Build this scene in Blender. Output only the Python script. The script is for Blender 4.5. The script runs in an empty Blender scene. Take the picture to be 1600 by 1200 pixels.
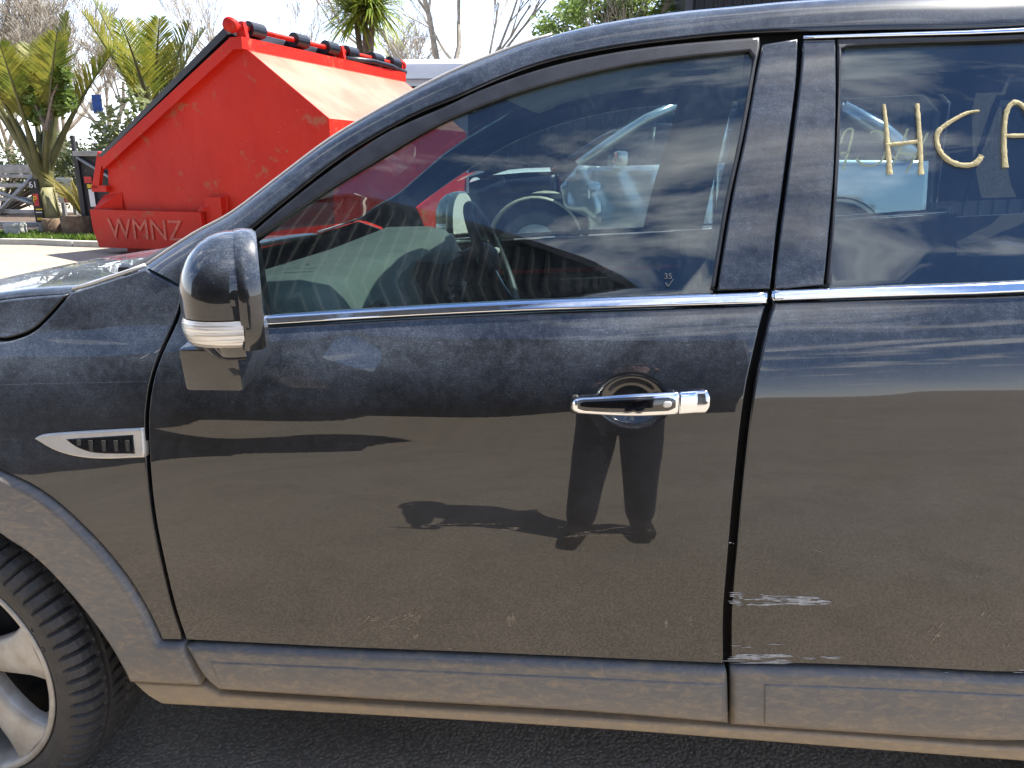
import bpy, bmesh, math, random
import numpy as np
from mathutils import Vector, Matrix, Euler
from mathutils.geometry import delaunay_2d_cdt
random.seed(7)
D = bpy.data
sc = bpy.context.scene
COL = sc.collection
R_ = math.radians

# ------------------------------------------------------------------ camera
TH, PS, FPX = R_(15.6), R_(5.5), 1202.0
CAM = np.array([0.0, -1.30, 1.417])
cam = D.cameras.new('camera'); camo = D.objects.new('camera', cam); COL.objects.link(camo)
cam.sensor_width = 36; cam.lens = FPX/1600*36; cam.clip_start = 0.02; cam.clip_end = 2000
camo.location = CAM; camo.rotation_euler = (math.pi/2-TH, 0, PS)
sc.camera = camo

# ------------------------------------------------------------------ light
SUN_EL, SUN_AZ = R_(58), math.atan2(0.42, 0.91)          # sun stands behind the car and to the right
sun_dir = Vector((math.cos(SUN_EL)*math.cos(SUN_AZ), math.cos(SUN_EL)*math.sin(SUN_AZ), math.sin(SUN_EL)))
sl = D.lights.new('sun', 'SUN'); sl.energy = 4.0; sl.angle = R_(0.53); sl.color = (1, .95, .88)
slo = D.objects.new('sun', sl); COL.objects.link(slo)
slo.rotation_euler = sun_dir.to_track_quat('Z', 'Y').to_euler(); slo.location = (6, 3, 12)
W = D.worlds.new('World'); sc.world = W; W.use_nodes = True
def build_world():
    nt = W.node_tree; N = nt.nodes; L = nt.links; N.clear()
    out = N.new('ShaderNodeOutputWorld'); bg = N.new('ShaderNodeBackground'); bg.inputs[1].default_value = 0.10
    sky = N.new('ShaderNodeTexSky'); sky.sky_type = 'NISHITA'; sky.sun_disc = False
    sky.sun_elevation = SUN_EL; sky.sun_rotation = math.pi/2 - SUN_AZ
    sky.air_density = 0.8; sky.dust_density = 0.05; sky.ozone_density = 7.0
    tc = N.new('ShaderNodeTexCoord'); sep = N.new('ShaderNodeSeparateXYZ'); L.new(tc.outputs['Generated'], sep.inputs[0])
    mz = N.new('ShaderNodeMath'); mz.operation = 'MAXIMUM'; mz.inputs[1].default_value = 0.0; L.new(sep.outputs[2], mz.inputs[0])
    mz2 = N.new('ShaderNodeMath'); mz2.operation = 'ADD'; mz2.inputs[1].default_value = 0.12; L.new(mz.outputs[0], mz2.inputs[0])
    cb = N.new('ShaderNodeCombineXYZ')
    for i in (0, 1):
        m = N.new('ShaderNodeMath'); m.operation = 'DIVIDE'; L.new(sep.outputs[i], m.inputs[0]); L.new(mz2.outputs[0], m.inputs[1]); L.new(m.outputs[0], cb.inputs[i])
    mp = N.new('ShaderNodeMapping'); mp.inputs['Scale'].default_value = (1.6, 3.4, 1); mp.inputs['Location'].default_value = (11.3, 6.6, 0); L.new(cb.outputs[0], mp.inputs[0])
    no = N.new('ShaderNodeTexNoise'); no.inputs['Scale'].default_value = 1.0; no.inputs['Detail'].default_value = 9; no.inputs['Roughness'].default_value = 0.60; no.inputs['Distortion'].default_value = 0.4
    L.new(mp.outputs[0], no.inputs['Vector'])
    cr = N.new('ShaderNodeValToRGB'); cr.color_ramp.elements[0].position = 0.52; cr.color_ramp.elements[1].position = 0.66
    L.new(no.outputs[0], cr.inputs[0])
    # low haze: the clouds close up towards the horizon all round
    hz = N.new('ShaderNodeMapRange'); hz.inputs[1].default_value = 0.0; hz.inputs[2].default_value = 0.30; hz.inputs[3].default_value = 0.8; hz.inputs[4].default_value = 0.0
    L.new(sep.outputs[2], hz.inputs[0])
    mx = N.new('ShaderNodeMath'); mx.operation = 'MAXIMUM'; L.new(cr.outputs[0], mx.inputs[0]); L.new(hz.outputs[0], mx.inputs[1])
    mix = N.new('ShaderNodeMix'); mix.data_type = 'RGBA'; L.new(mx.outputs[0], mix.inputs[0])
    L.new(sky.outputs[0], mix.inputs[6]); mix.inputs[7].default_value = (8.5, 8.6, 8.9, 1)
    L.new(mix.outputs[2], bg.inputs[0]); L.new(bg.outputs[0], out.inputs[0])
build_world()
vs = sc.view_settings; vs.view_transform = 'Standard'; vs.look = 'None'; vs.gamma = 1; vs.use_curve_mapping = False
vs.exposure = 1.8
sc.cycles.max_bounces = 10; sc.cycles.transparent_max_bounces = 24; sc.cycles.glossy_bounces = 5
sc.cycles.caustics_reflective = False; sc.cycles.caustics_refractive = False; sc.cycles.sample_clamp_indirect = 6

# ------------------------------------------------------------------ photograph measurement helpers (pixel -> ray)
cF = np.array([-math.sin(PS)*math.cos(TH), math.cos(PS)*math.cos(TH), -math.sin(TH)])
cR = np.array([math.cos(PS), math.sin(PS), 0]); cU = np.cross(cR, cF)
def ray(u, v):
    d = cF*FPX + cR*(u-800) - cU*(v-600); return d/np.linalg.norm(d)
def onY(u, v, y):
    d = ray(u, v); return Vector(CAM + d*(y-CAM[1])/d[1])
def onZ(u, v, z=0):
    d = ray(u, v); return Vector(CAM + d*(z-CAM[2])/d[2])

# ------------------------------------------------------------------ materials
def new_mat(name):
    m = D.materials.new(name); m.use_nodes = True; nt = m.node_tree
    return m, nt, nt.nodes['Principled BSDF'], nt.nodes['Material Output']
def coords(nt, scale=(1, 1, 1), kind='Object', rot=(0, 0, 0)):
    tc = nt.nodes.new('ShaderNodeTexCoord'); mp = nt.nodes.new('ShaderNodeMapping')
    mp.inputs['Scale'].default_value = scale; mp.inputs['Rotation'].default_value = rot
    nt.links.new(tc.outputs[kind], mp.inputs[0]); return mp.outputs[0]
def noise(nt, vec, scale, detail=4, rough=.55, dist=0):
    n = nt.nodes.new('ShaderNodeTexNoise'); n.inputs['Scale'].default_value = scale; n.inputs['Detail'].default_value = detail
    n.inputs['Roughness'].default_value = rough; n.inputs['Distortion'].default_value = dist
    nt.links.new(vec, n.inputs['Vector']); return n.outputs[0]
def ramp(nt, val, p0, p1, v0=0, v1=1):
    r = nt.nodes.new('ShaderNodeMapRange'); r.interpolation_type = 'SMOOTHSTEP'
    for i, x in enumerate((p0, p1, v0, v1)): r.inputs[i+1].default_value = x
    nt.links.new(val, r.inputs[0]); return r.outputs[0]
def math_(nt, op, a, b=None):
    n = nt.nodes.new('ShaderNodeMath'); n.operation = op
    for i, x in enumerate((a, b)):
        if x is None: continue
        if isinstance(x, (int, float)): n.inputs[i].default_value = x
        else: nt.links.new(x, n.inputs[i])
    return n.outputs[0]
def mixc(nt, fac, c0, c1):
    n = nt.nodes.new('ShaderNodeMix'); n.data_type = 'RGBA'
    if isinstance(fac, float): n.inputs[0].default_value = fac
    else: nt.links.new(fac, n.inputs[0])
    for i, c in ((6, c0), (7, c1)):
        if isinstance(c, tuple): n.inputs[i].default_value = (*c, 1)
        else: nt.links.new(c, n.inputs[i])
    return n.outputs[2]
def bump(nt, p, h, strength, dist=.01):
    b = nt.nodes.new('ShaderNodeBump'); b.inputs['Strength'].default_value = strength; b.inputs['Distance'].default_value = dist
    nt.links.new(h, b.inputs['Height']); nt.links.new(b.outputs[0], p.inputs['Normal']); return b
def simple(name, col, rough=.5, metal=0, var=.25, scale=6, bmp=0, bscale=40, spec=.5, col2=None, coat=0):
    m, nt, p, o = new_mat(name)
    v = coords(nt)
    n = noise(nt, v, scale, 5, .6)
    c2 = col2 or tuple(c*(1-var) for c in col); c1 = col if col2 else tuple(min(1, c*(1+var)) for c in col)
    nt.links.new(mixc(nt, ramp(nt, n, .3, .7), c1, c2), p.inputs['Base Color'])
    p.inputs['Roughness'].default_value = rough; p.inputs['Metallic'].default_value = metal; p.inputs['Specular IOR Level'].default_value = spec
    if coat: p.inputs['Coat Weight'].default_value = coat; p.inputs['Coat Roughness'].default_value = .06
    if bmp: bump(nt, p, noise(nt, v, bscale, 4), bmp)
    return m
def dust_layer(nt, surf, out, mask, col):
    d = nt.nodes.new('ShaderNodeBsdfDiffuse')
    if isinstance(col, tuple): d.inputs[0].default_value = (*col, 1)
    else: nt.links.new(col, d.inputs[0])
    mx = nt.nodes.new('ShaderNodeMixShader'); nt.links.new(mask, mx.inputs[0]); nt.links.new(surf, mx.inputs[1]); nt.links.new(d.outputs[0], mx.inputs[2])
    nt.links.new(mx.outputs[0], out.inputs['Surface'])
def paint(name='black_car_paint', base=(.0030, .0032, .0038), dust=.19, coat_ior=1.62):
    m, nt, p, o = new_mat(name)
    p.inputs['Base Color'].default_value = (*base, 1); p.inputs['Roughness'].default_value = .35; p.inputs['Specular IOR Level'].default_value = .2
    p.inputs['Coat Weight'].default_value = 1; p.inputs['Coat Roughness'].default_value = .015; p.inputs['Coat IOR'].default_value = coat_ior
    v = coords(nt); big = ramp(nt, noise(nt, v, 3.2, 6, .64, 1.0), .36, .76)
    blot = ramp(nt, noise(nt, v, 55, 6, .75, .3), .34, .72)
    spk = ramp(nt, noise(nt, v, 420, 3, .7), .45, .75)
    # fine wipe streaks
    st = ramp(nt, noise(nt, coords(nt, (14, 14, 140), rot=(0, .12, 0)), 2.0, 4, .7, .2), .45, .8)
    # how much settles on faces that look up
    g = nt.nodes.new('ShaderNodeNewGeometry'); sx = nt.nodes.new('ShaderNodeSeparateXYZ'); nt.links.new(g.outputs['Normal'], sx.inputs[0])
    up = ramp(nt, sx.outputs[2], .10, .38, .14, 1.0)
    a = math_(nt, 'MULTIPLY', big, .5); a = math_(nt, 'ADD', a, math_(nt, 'MULTIPLY', blot, .32)); a = math_(nt, 'ADD', a, .10)
    a = math_(nt, 'MULTIPLY', a, math_(nt, 'ADD', math_(nt, 'MULTIPLY', spk, .9), .45))
    a = math_(nt, 'ADD', a, math_(nt, 'MULTIPLY', math_(nt, 'MULTIPLY', st, big), .22))
    a = math_(nt, 'MULTIPLY', math_(nt, 'MULTIPLY', a, up), dust*2.2)
    # road film on the lower flank: brown and smeared
    s2 = nt.nodes.new('ShaderNodeSeparateXYZ'); tc = nt.nodes.new('ShaderNodeTexCoord'); nt.links.new(tc.outputs['Object'], s2.inputs[0])
    low = ramp(nt, s2.outputs[2], .98, .5, 0, 1)
    sm = math_(nt, 'MULTIPLY', ramp(nt, noise(nt, coords(nt, (3, 3, 5), rot=(0, .35, 0)), 1.6, 6, .65, 2.0), .35, .70, .30, 1), ramp(nt, noise(nt, coords(nt, (6, 6, 34), rot=(0, .5, 0)), 2.4, 6, .75, 3.5), .32, .70, .5, 1.25))
    rd = ramp(nt, s2.outputs[0], .15, .6, .55, 1.15)
    film = math_(nt, 'MULTIPLY', math_(nt, 'MULTIPLY', low, sm), math_(nt, 'MULTIPLY', rd, .15))
    sepc = mixc(nt, ramp(nt, s2.outputs[2], .92, .6, 0, 1), (.36, .42, .50), (.27, .225, .175))
    tot = math_(nt, 'MINIMUM', math_(nt, 'ADD', a, film), .6)
    dust_layer(nt, p.outputs[0], o, tot, sepc)
    return m
def glass(name, tint, dust=.05, refl=.05):
    m, nt, p, o = new_mat(name); nt.nodes.remove(p)
    tr = nt.nodes.new('ShaderNodeBsdfTransparent'); tr.inputs[0].default_value = (*tint, 1)
    gl = nt.nodes.new('ShaderNodeBsdfGlossy'); gl.inputs['Roughness'].default_value = .0; gl.inputs[0].default_value = (1, 1, 1, 1)
    lw = nt.nodes.new('ShaderNodeLayerWeight'); lw.inputs[0].default_value = .5
    f5 = math_(nt, 'POWER', lw.outputs['Facing'], 5.0); F = math_(nt, 'ADD', math_(nt, 'MULTIPLY', f5, 1-refl), refl)
    mx = nt.nodes.new('ShaderNodeMixShader'); nt.links.new(F, mx.inputs[0]); nt.links.new(tr.outputs[0], mx.inputs[1]); nt.links.new(gl.outputs[0], mx.inputs[2])
    v = coords(nt)
    big = ramp(nt, noise(nt, v, 5, 5, .6, .5), .38, .72, .12, 1); fine = ramp(nt, noise(nt, v, 110, 6, .8), .28, .75, .3, 1)
    spk = ramp(nt, noise(nt, v, 700, 2, .6), .4, .8, .6, 1.5)
    run = ramp(nt, noise(nt, coords(nt, (60, 60, 5)), 2.0, 4, .6), .4, .75, .5, 1.3)
    a = math_(nt, 'MULTIPLY', math_(nt, 'MULTIPLY', big, fine), math_(nt, 'MULTIPLY', math_(nt, 'MULTIPLY', spk, run), dust))
    dust_layer(nt, mx.outputs[0], o, a, (.42, .47, .52))
    return m
def cladding_mat():
    m, nt, p, o = new_mat('grey_cladding_plastic')
    v = coords(nt); s = nt.nodes.new('ShaderNodeSeparateXYZ'); tc = nt.nodes.new('ShaderNodeTexCoord'); nt.links.new(tc.outputs['Object'], s.inputs[0])
    low = ramp(nt, s.outputs[2], .45, .33, 0, 1)
    mud = noise(nt, coords(nt, (10, 10, 26), rot=(0, .5, 0)), 3.0, 7, .72, .8)
    mask = math_(nt, 'ADD', math_(nt, 'MULTIPLY', low, .75), math_(nt, 'MULTIPLY', ramp(nt, mud, .42, .75), .55))
    scr = ramp(nt, noise(nt, coords(nt, (30, 30, 150), rot=(0, .45, 0)), 3.0, 3, .6), .66, .74)
    c = mixc(nt, math_(nt, 'MINIMUM', math_(nt, 'MULTIPLY', mask, .8), 1.0), (.125, .122, .118), (.40, .29, .165))
    c = mixc(nt, math_(nt, 'MULTIPLY', scr, .35), c, (.42, .36, .26))
    nt.links.new(c, p.inputs['Base Color']); p.inputs['Roughness'].default_value = .42
    bump(nt, p, noise(nt, v, 300, 3), .12, .002); return m
def chrome_mat(name, col=(.75, .76, .78), rough=.07):
    m, nt, p, o = new_mat(name); p.inputs['Metallic'].default_value = 1; p.inputs['Base Color'].default_value = (*col, 1)
    n = noise(nt, coords(nt), 60, 4); nt.links.new(ramp(nt, n, .3, .8, rough, rough+.09), p.inputs['Roughness']); return m
M = {}
M['paint'] = paint()
M['glass'] = glass('side_window_glass', (.76, .84, .83), .085, .055)
M['glass_rear'] = glass('rear_door_glass', (.70, .79, .81), .04, .065)
M['glass_dark'] = glass('privacy_glass', (.03, .035, .04), .03, .06)
M['wind'] = glass('windscreen_glass', (.24, .28, .265), .008, .06)
M['glass_clear'] = glass('clear_car_glass', (.75, .82, .8), .03, .05)
M['clad'] = cladding_mat()
M['chrome'] = chrome_mat('bright_chrome')
M['satin'] = simple('satin_silver_plastic', (.60, .57, .51), .32, .35, .06, 30)
M['trim'] = simple('black_window_trim', (.020, .021, .024), .38, 0, .3, 25, .08, 300)
M['rubber'] = simple('rubber_seal', (.010, .010, .011), .6, 0, .3, 30)
M['void'] = simple('unlit_black_underbody', (.004, .004, .004), .8, 0, .2, 5)
M['inside'] = simple('charcoal_interior_plastic', (.024, .026, .027), .55, 0, .2, 14)
M['dash'] = simple('grey_dashboard_vinyl', (.19, .22, .195), .5, 0, .10, 10, .08, 260)
M['piano'] = simple('gloss_black_plastic', (.004, .004, .005), .05, 0, .1, 10, coat=1)
M['lamp'] = None
def lamp_mat():
    m, nt, p, o = new_mat('clear_indicator_lens'); v = coords(nt, (1, 1, 60))
    w = noise(nt, v, 6, 3); nt.links.new(mixc(nt, ramp(nt, w, .4, .62), (.86, .83, .75), (.45, .43, .38)), p.inputs['Base Color'])
    p.inputs['Roughness'].default_value = .08; p.inputs['Metallic'].default_value = .25; p.inputs['Coat Weight'].default_value = 1
    bump(nt, p, w, .6, .004); return m
M['lamp'] = lamp_mat()
M['tyre'] = simple('worn_tyre_rubber', (.030, .029, .028), .62, 0, .35, 30, .25, 160, col2=(.055, .048, .041))
M['tyre_text'] = simple('raised_tyre_lettering', (.055, .053, .050), .6)
M['alloy'] = simple('dirty_alloy', (.50, .48, .43), .48, .35, .12, 20, .05, 120, col2=(.38, .34, .28))
M['mirror'] = chrome_mat('mirror_glass', (.85, .87, .88), .0)
M['chalk'] = simple('cream_window_marker', (.62, .53, .28), .75, 0, .18, 60, .3, 200)
def chalk_tr():
    m = M['chalk']; nt = m.node_tree; p = nt.nodes['Principled BSDF']; o = nt.nodes['Material Output']; tr = nt.nodes.new('ShaderNodeBsdfTranslucent'); tr.inputs[0].default_value = (.6, .5, .25, 1)
    mx = nt.nodes.new('ShaderNodeMixShader'); mx.inputs[0].default_value = .35; nt.links.new(p.outputs[0], mx.inputs[1]); nt.links.new(tr.outputs[0], mx.inputs[2]); nt.links.new(mx.outputs[0], o.inputs['Surface'])
chalk_tr()
M['red'] = None
def red_mat():
    m, nt, p, o = new_mat('red_bin_paint'); v = coords(nt)
    rust = ramp(nt, noise(nt, v, 3.2, 9, .72, .4), .575, .66); fade = ramp(nt, noise(nt, v, .9, 4), .3, .7)
    c = mixc(nt, fade, (.54, .022, .009), (.44, .014, .007))
    scr = ramp(nt, noise(nt, coords(nt, (1, 1, 9)), 4, 6, .7, .8), .66, .7)
    c = mixc(nt, math_(nt, 'MULTIPLY', scr, .5), c, (.60, .17, .10)); c = mixc(nt, math_(nt, 'MULTIPLY', rust, .6), c, (.28, .13, .07))
    nt.links.new(c, p.inputs['Base Color']); p.inputs['Roughness'].default_value = .5; p.inputs['Specular IOR Level'].default_value = .22
    bump(nt, p, noise(nt, v, 1.8, 4), .5, .05); return m
M['red'] = red_mat()
M['sheen_red'] = simple('red_paint_with_sun_sheen', (.46, .21, .13), .45, 0, .12, 1.2, .1, 30, col2=(.44, .10, .05))  # paler colour paints the sun sheen onto the bin's sloping plate
M['lid'] = simple('black_bin_lid_plastic', (.012, .012, .016), .35, 0, .3, 6)
M['letter'] = simple('worn_white_lettering', (.52, .10, .06), .6, 0, .25, 25)
def ground_mat(name, c0, c1, c2, agg=260, bs=.5):
    m, nt, p, o = new_mat(name); v = coords(nt)
    vo = nt.nodes.new('ShaderNodeTexVoronoi'); vo.inputs['Scale'].default_value = agg/2.2; nt.links.new(v, vo.inputs['Vector'])
    n = noise(nt, v, agg, 3, .7); big = ramp(nt, noise(nt, v, .55, 6, .6, .5), .3, .7)
    st = ramp(nt, noise(nt, v, 2.7, 7, .65, .6), .45, .72)
    c = mixc(nt, big, c0, c1); c = mixc(nt, math_(nt, 'MULTIPLY', st, .45), c, c2)
    sh = ramp(nt, math_(nt, 'ADD', vo.outputs['Distance'], math_(nt, 'MULTIPLY', n, .5)), .25, .95, 1.22, .70)
    mm = nt.nodes.new('ShaderNodeMix'); mm.data_type = 'RGBA'; mm.blend_type = 'MULTIPLY'; mm.inputs[0].default_value = 1
    cc = nt.nodes.new('ShaderNodeCombineColor'); [nt.links.new(sh, cc.inputs[i]) for i in range(3)]
    nt.links.new(c, mm.inputs[6]); nt.links.new(cc.outputs[0], mm.inputs[7]); nt.links.new(mm.outputs[2], p.inputs['Base Color'])
    p.inputs['Roughness'].default_value = .85; p.inputs['Specular IOR Level'].default_value = .25
    h = math_(nt, 'ADD', math_(nt, 'MULTIPLY', n, .6), vo.outputs['Distance']); bump(nt, p, h, bs, .006); return m
M['asphalt'] = ground_mat('worn_asphalt', (.47, .395, .305), (.40, .338, .262), (.28, .238, .190), 230, .7)
M['soil'] = simple('bark_soil', (.09, .06, .04), .95, 0, .4, 8, .6, 60)
def leafmat(name, c0, c1, trans=.35, rough=.45):
    m, nt, p, o = new_mat(name)
    oi = nt.nodes.new('ShaderNodeTexCoord'); n = noise(nt, oi.outputs['Object'], 3.2, 5, .7)
    c = mixc(nt, ramp(nt, n, .35, .65), c0, c1); nt.links.new(c, p.inputs['Base Color']); p.inputs['Roughness'].default_value = rough
    tr = nt.nodes.new('ShaderNodeBsdfTranslucent'); nt.links.new(c, tr.inputs[0])
    mx = nt.nodes.new('ShaderNodeMixShader'); mx.inputs[0].default_value = trans
    nt.links.new(p.outputs[0], mx.inputs[1]); nt.links.new(tr.outputs[0], mx.inputs[2]); nt.links.new(mx.outputs[0], o.inputs['Surface']); return m
M['palm'] = leafmat('palm_leaf', (.11, .15, .022), (.27, .25, .035), .45)
M['palm_stalk'] = simple('palm_stalk', (.10, .10, .035), .5, 0, .25, 6, .2, 60)
M['cord'] = leafmat('cabbage_tree_leaf', (.18, .28, .04), (.38, .40, .07), .6)
M['leaf'] = leafmat('broad_leaf', (.10, .17, .03), (.21, .28, .07), .45)
M['pale_leaf'] = leafmat('pale_variegated_leaf', (.16, .20, .07), (.30, .32, .14))
M['flax'] = leafmat('yellow_flax_leaf', (.22, .20, .05), (.40, .35, .14))
M['hedge'] = leafmat('hedge_leaf', (.05, .075, .02), (.11, .12, .035))
M['grass'] = leafmat('grass_blade', (.08, .16, .02), (.16, .24, .03))
M['bark'] = simple('grey_brown_bark', (.20, .165, .13), .9, 0, .3, 14, .5, 50)
M['twig'] = simple('bare_twig', (.30, .265, .21), .9, 0, .25, 8)
M['trunk'] = simple('smooth_palm_trunk', (.17, .16, .07), .7, 0, .3, 5, .3, 30)
M['galv'] = simple('galvanised_steel', (.34, .35, .36), .45, .5, .2, 9, .1, 60)
M['char'] = simple('charcoal_sheet_metal', (.030, .031, .036), .5, 0, .2, 5, .08, 50)
M['shed'] = simple('dark_corrugated_steel', (.017, .018, .019), .6, 0, .18, 1.5, spec=.3)
M['timber'] = simple('weathered_timber', (.16, .105, .06), .85, 0, .35, 9, .5, 40)
M['conc'] = simple('pale_concrete', (.40, .40, .36), .85, 0, .15, 6, .3, 60)
M['white'] = simple('white_paint', (.78, .79, .80), .3, 0, .05, 2, coat=.5)
M['blackp'] = simple('black_sign_board', (.012, .012, .014), .5)
M['redp'] = simple('red_sticker', (.50, .04, .04), .5); M['yel'] = simple('yellow_sticker', (.70, .50, .03), .5)
M['blue'] = simple('blue_sign_paint', (.02, .08, .30), .5); M['wtext'] = simple('white_print', (.75, .75, .75), .6, 0, .05)
M['silver'] = simple('silver_car_paint', (.42, .45, .48), .25, .6, .06, 3, coat=1)
M['cream'] = simple('primed_arch_metal', (.36, .31, .22), .5, .1, .2, 12)
M['maroon'] = paint('dark_maroon_car_paint', (.02, .006, .007), .04)
M['cloth'] = simple('navy_work_trousers', (.022, .027, .042), .9, 0, .3, 20, .3, 120)
M['jacket'] = simple('black_jacket', (.010, .010, .012), .85, 0, .3, 20, .3, 100)
M['boot'] = simple('black_boot_leather', (.012, .011, .010), .5, 0, .3, 20)
M['skin'] = simple('skin', (.48, .29, .21), .5, 0, .08, 20); M['hair'] = simple('brown_hair', (.035, .022, .014), .7, 0, .3, 60)

# ------------------------------------------------------------------ object helpers
def tag(o, label=None, cat=None, group=None, kind=None):
    if label: o['label'] = label
    if cat: o['category'] = cat
    if group: o['group'] = group
    if kind: o['kind'] = kind
    return o
def root(name, loc, label, cat, group=None, rotz=0):
    o = D.objects.new(name, None); COL.objects.link(o); o.location = loc; o.rotation_euler = (0, 0, rotz); o.empty_display_size = .2
    return tag(o, label, cat, group)
def link(name, me, mat, parent=None, local=False):
    o = D.objects.new(name, me); COL.objects.link(o)
    if mat is not None and not me.materials: me.materials.append(mat)
    if parent is not None:
        o.parent = parent
        if parent.parent is None and not local: o.matrix_parent_inverse = parent.matrix_basis.inverted()
    return o
def mesh(name, vs_, fs, mat, parent=None, smooth=True, local=False, normals=None):
    me = D.meshes.new(name); me.from_pydata([tuple(v) for v in vs_], [], fs); me.validate()
    if smooth: me.polygons.foreach_set('use_smooth', [True]*len(me.polygons))
    if normals is not None and len(normals) == len(me.vertices): me.normals_split_custom_set_from_vertices([tuple(n) for n in normals])
    me.update(); return link(name, me, mat, parent, local)
class MB:
    def __init__(s): s.v = []; s.f = []
    def add(s, vs_, fs): k = len(s.v); s.v += [tuple(v) for v in vs_]; s.f += [tuple(i+k for i in f) for f in fs]; return s
    def box(s, c, size, rot=None, bev=0):
        bm = bmesh.new(); bmesh.ops.create_cube(bm, size=1); bmesh.ops.scale(bm, vec=size, verts=bm.verts)
        if bev: bmesh.ops.bevel(bm, geom=bm.edges[:], offset=bev, segments=2, affect='EDGES', profile=.6)
        m = (rot.to_matrix() if rot else Matrix.Identity(3)); bm.verts.index_update()
        s.add([m @ v.co + Vector(c) for v in bm.verts], [[v.index for v in f.verts] for f in bm.faces]); bm.free(); return s
    def tube(s, pts, r, n=8, cap=True):
        pts = [Vector(p) for p in pts]; rs = r if isinstance(r, (list, tuple)) else [r]*len(pts); vs_ = []; fs = []
        a = None
        for i, p in enumerate(pts):
            t = (pts[min(i+1, len(pts)-1)]-pts[max(i-1, 0)])
            t = t.normalized() if t.length > 1e-9 else Vector((0, 0, 1))
            if a is None: a = t.orthogonal().normalized()
            a = (a - t*a.dot(t)); a = a.normalized() if a.length > 1e-6 else t.orthogonal().normalized(); b = t.cross(a)
            for k in range(n): q = 2*math.pi*k/n; vs_.append(p+(a*math.cos(q)+b*math.sin(q))*rs[i])
        for i in range(len(pts)-1):
            for k in range(n): k2 = (k+1) % n; fs.append((i*n+k, i*n+k2, (i+1)*n+k2, (i+1)*n+k))
        if cap: fs.append(tuple(range(n))[::-1]); fs.append(tuple((len(pts)-1)*n+k for k in range(n)))
        return s.add(vs_, fs)
    def prism(s, poly, d):     # polygon (list of 3d points) extruded by vector d
        n = len(poly); d = Vector(d); a = [Vector(p) for p in poly]
        return s.add(a+[p+d for p in a], [tuple(range(n))[::-1], tuple(range(n, 2*n))]+[(i, (i+1) % n, n+(i+1) % n, n+i) for i in range(n)])
    def grid(s, rows, close=False):
        n = len(rows[0]); vs_ = [p for r in rows for p in r]; fs = []
        for i in range(len(rows)-1):
            for k in range(n if close else n-1): k2 = (k+1) % n; fs.append((i*n+k, i*n+k2, (i+1)*n+k2, (i+1)*n+k))
        return s.add(vs_, fs)
    def lathe(s, prof, n, c, axis='Y'):   # prof: (radius, along)
        rows = []
        for r, h in prof:
            rows.append([(c[0]+r*math.cos(2*math.pi*k/n), c[1]+h, c[2]+r*math.sin(2*math.pi*k/n)) if axis == 'Y' else (c[0]+r*math.cos(2*math.pi*k/n), c[1]+r*math.sin(2*math.pi*k/n), c[2]+h) for k in range(n)])
        return s.grid(rows, True)
    def build(s, name, mat, parent=None, smooth=False, local=False, autos=None):
        o = mesh(name, s.v, s.f, mat, parent, smooth, local)
        if autos:
            bm = bmesh.new(); bm.from_mesh(o.data); bmesh.ops.recalc_face_normals(bm, faces=bm.faces)
            for e in bm.edges:
                if len(e.link_faces) == 2 and e.calc_face_angle(0) > autos: e.smooth = False
            for f in bm.faces: f.smooth = True
            bm.to_mesh(o.data); bm.free()
        else:
            bm = bmesh.new(); bm.from_mesh(o.data); bmesh.ops.recalc_face_normals(bm, faces=bm.faces); bm.to_mesh(o.data); bm.free()
        return o
def text_mesh(txt, size, depth=.002, sx=1.0):
    cu = D.curves.new('txt', 'FONT'); cu.body = txt; cu.size = size; cu.extrude = depth; cu.align_x = 'CENTER'; cu.align_y = 'CENTER'
    ob = D.objects.new('txt', cu); COL.objects.link(ob); dg = bpy.context.evaluated_depsgraph_get()
    me = D.meshes.new_from_object(ob.evaluated_get(dg)); D.objects.remove(ob); D.curves.remove(cu)
    if sx != 1: me.transform(Matrix.Diagonal((sx, 1, 1, 1)))
    return me
def put_text(name, txt, size, mat, parent, c, right, up, depth=.002, sx=1.0):
    me = text_mesh(txt, size, depth, sx); r = Vector(right).normalized(); u = Vector(up); u = (u-r*u.dot(r)).normalized(); n = r.cross(u)
    m = Matrix((r, u, n)).transposed().to_4x4(); m.translation = Vector(c); me.transform(m); me.materials.clear(); return link(name, me, mat, parent)

# ================================================================== SETTING
def sheet(name, x0, x1, y0, y1, z, mat, n=1):
    rows = [[(x0+(x1-x0)*i/n, y0+(y1-y0)*j/n, z) for i in range(n+1)] for j in range(n+1)]
    o = MB().grid(rows).build(name, mat); tag(o, kind='structure'); return o
GR = .405                                    # the yard climbs gently beyond the parked SUV
def ground():
    ys = [-400, -60, -12, -4, 0, 2.6]+[2.6+.2*k for k in range(1, 15)]+[6.5, 12, 40, 400]; xs = [-400, -40, -15, -6, 0, 6, 15, 40, 400]
    zf = lambda y: GR*float(np.clip((y-2.6)/2.8, 0, 1)**2*(3-2*np.clip((y-2.6)/2.8, 0, 1)))
    tag(MB().grid([[(x, y, zf(y)) for x in xs] for y in ys]).build('ground', M['asphalt'], smooth=True), kind='structure')
ground()

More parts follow.
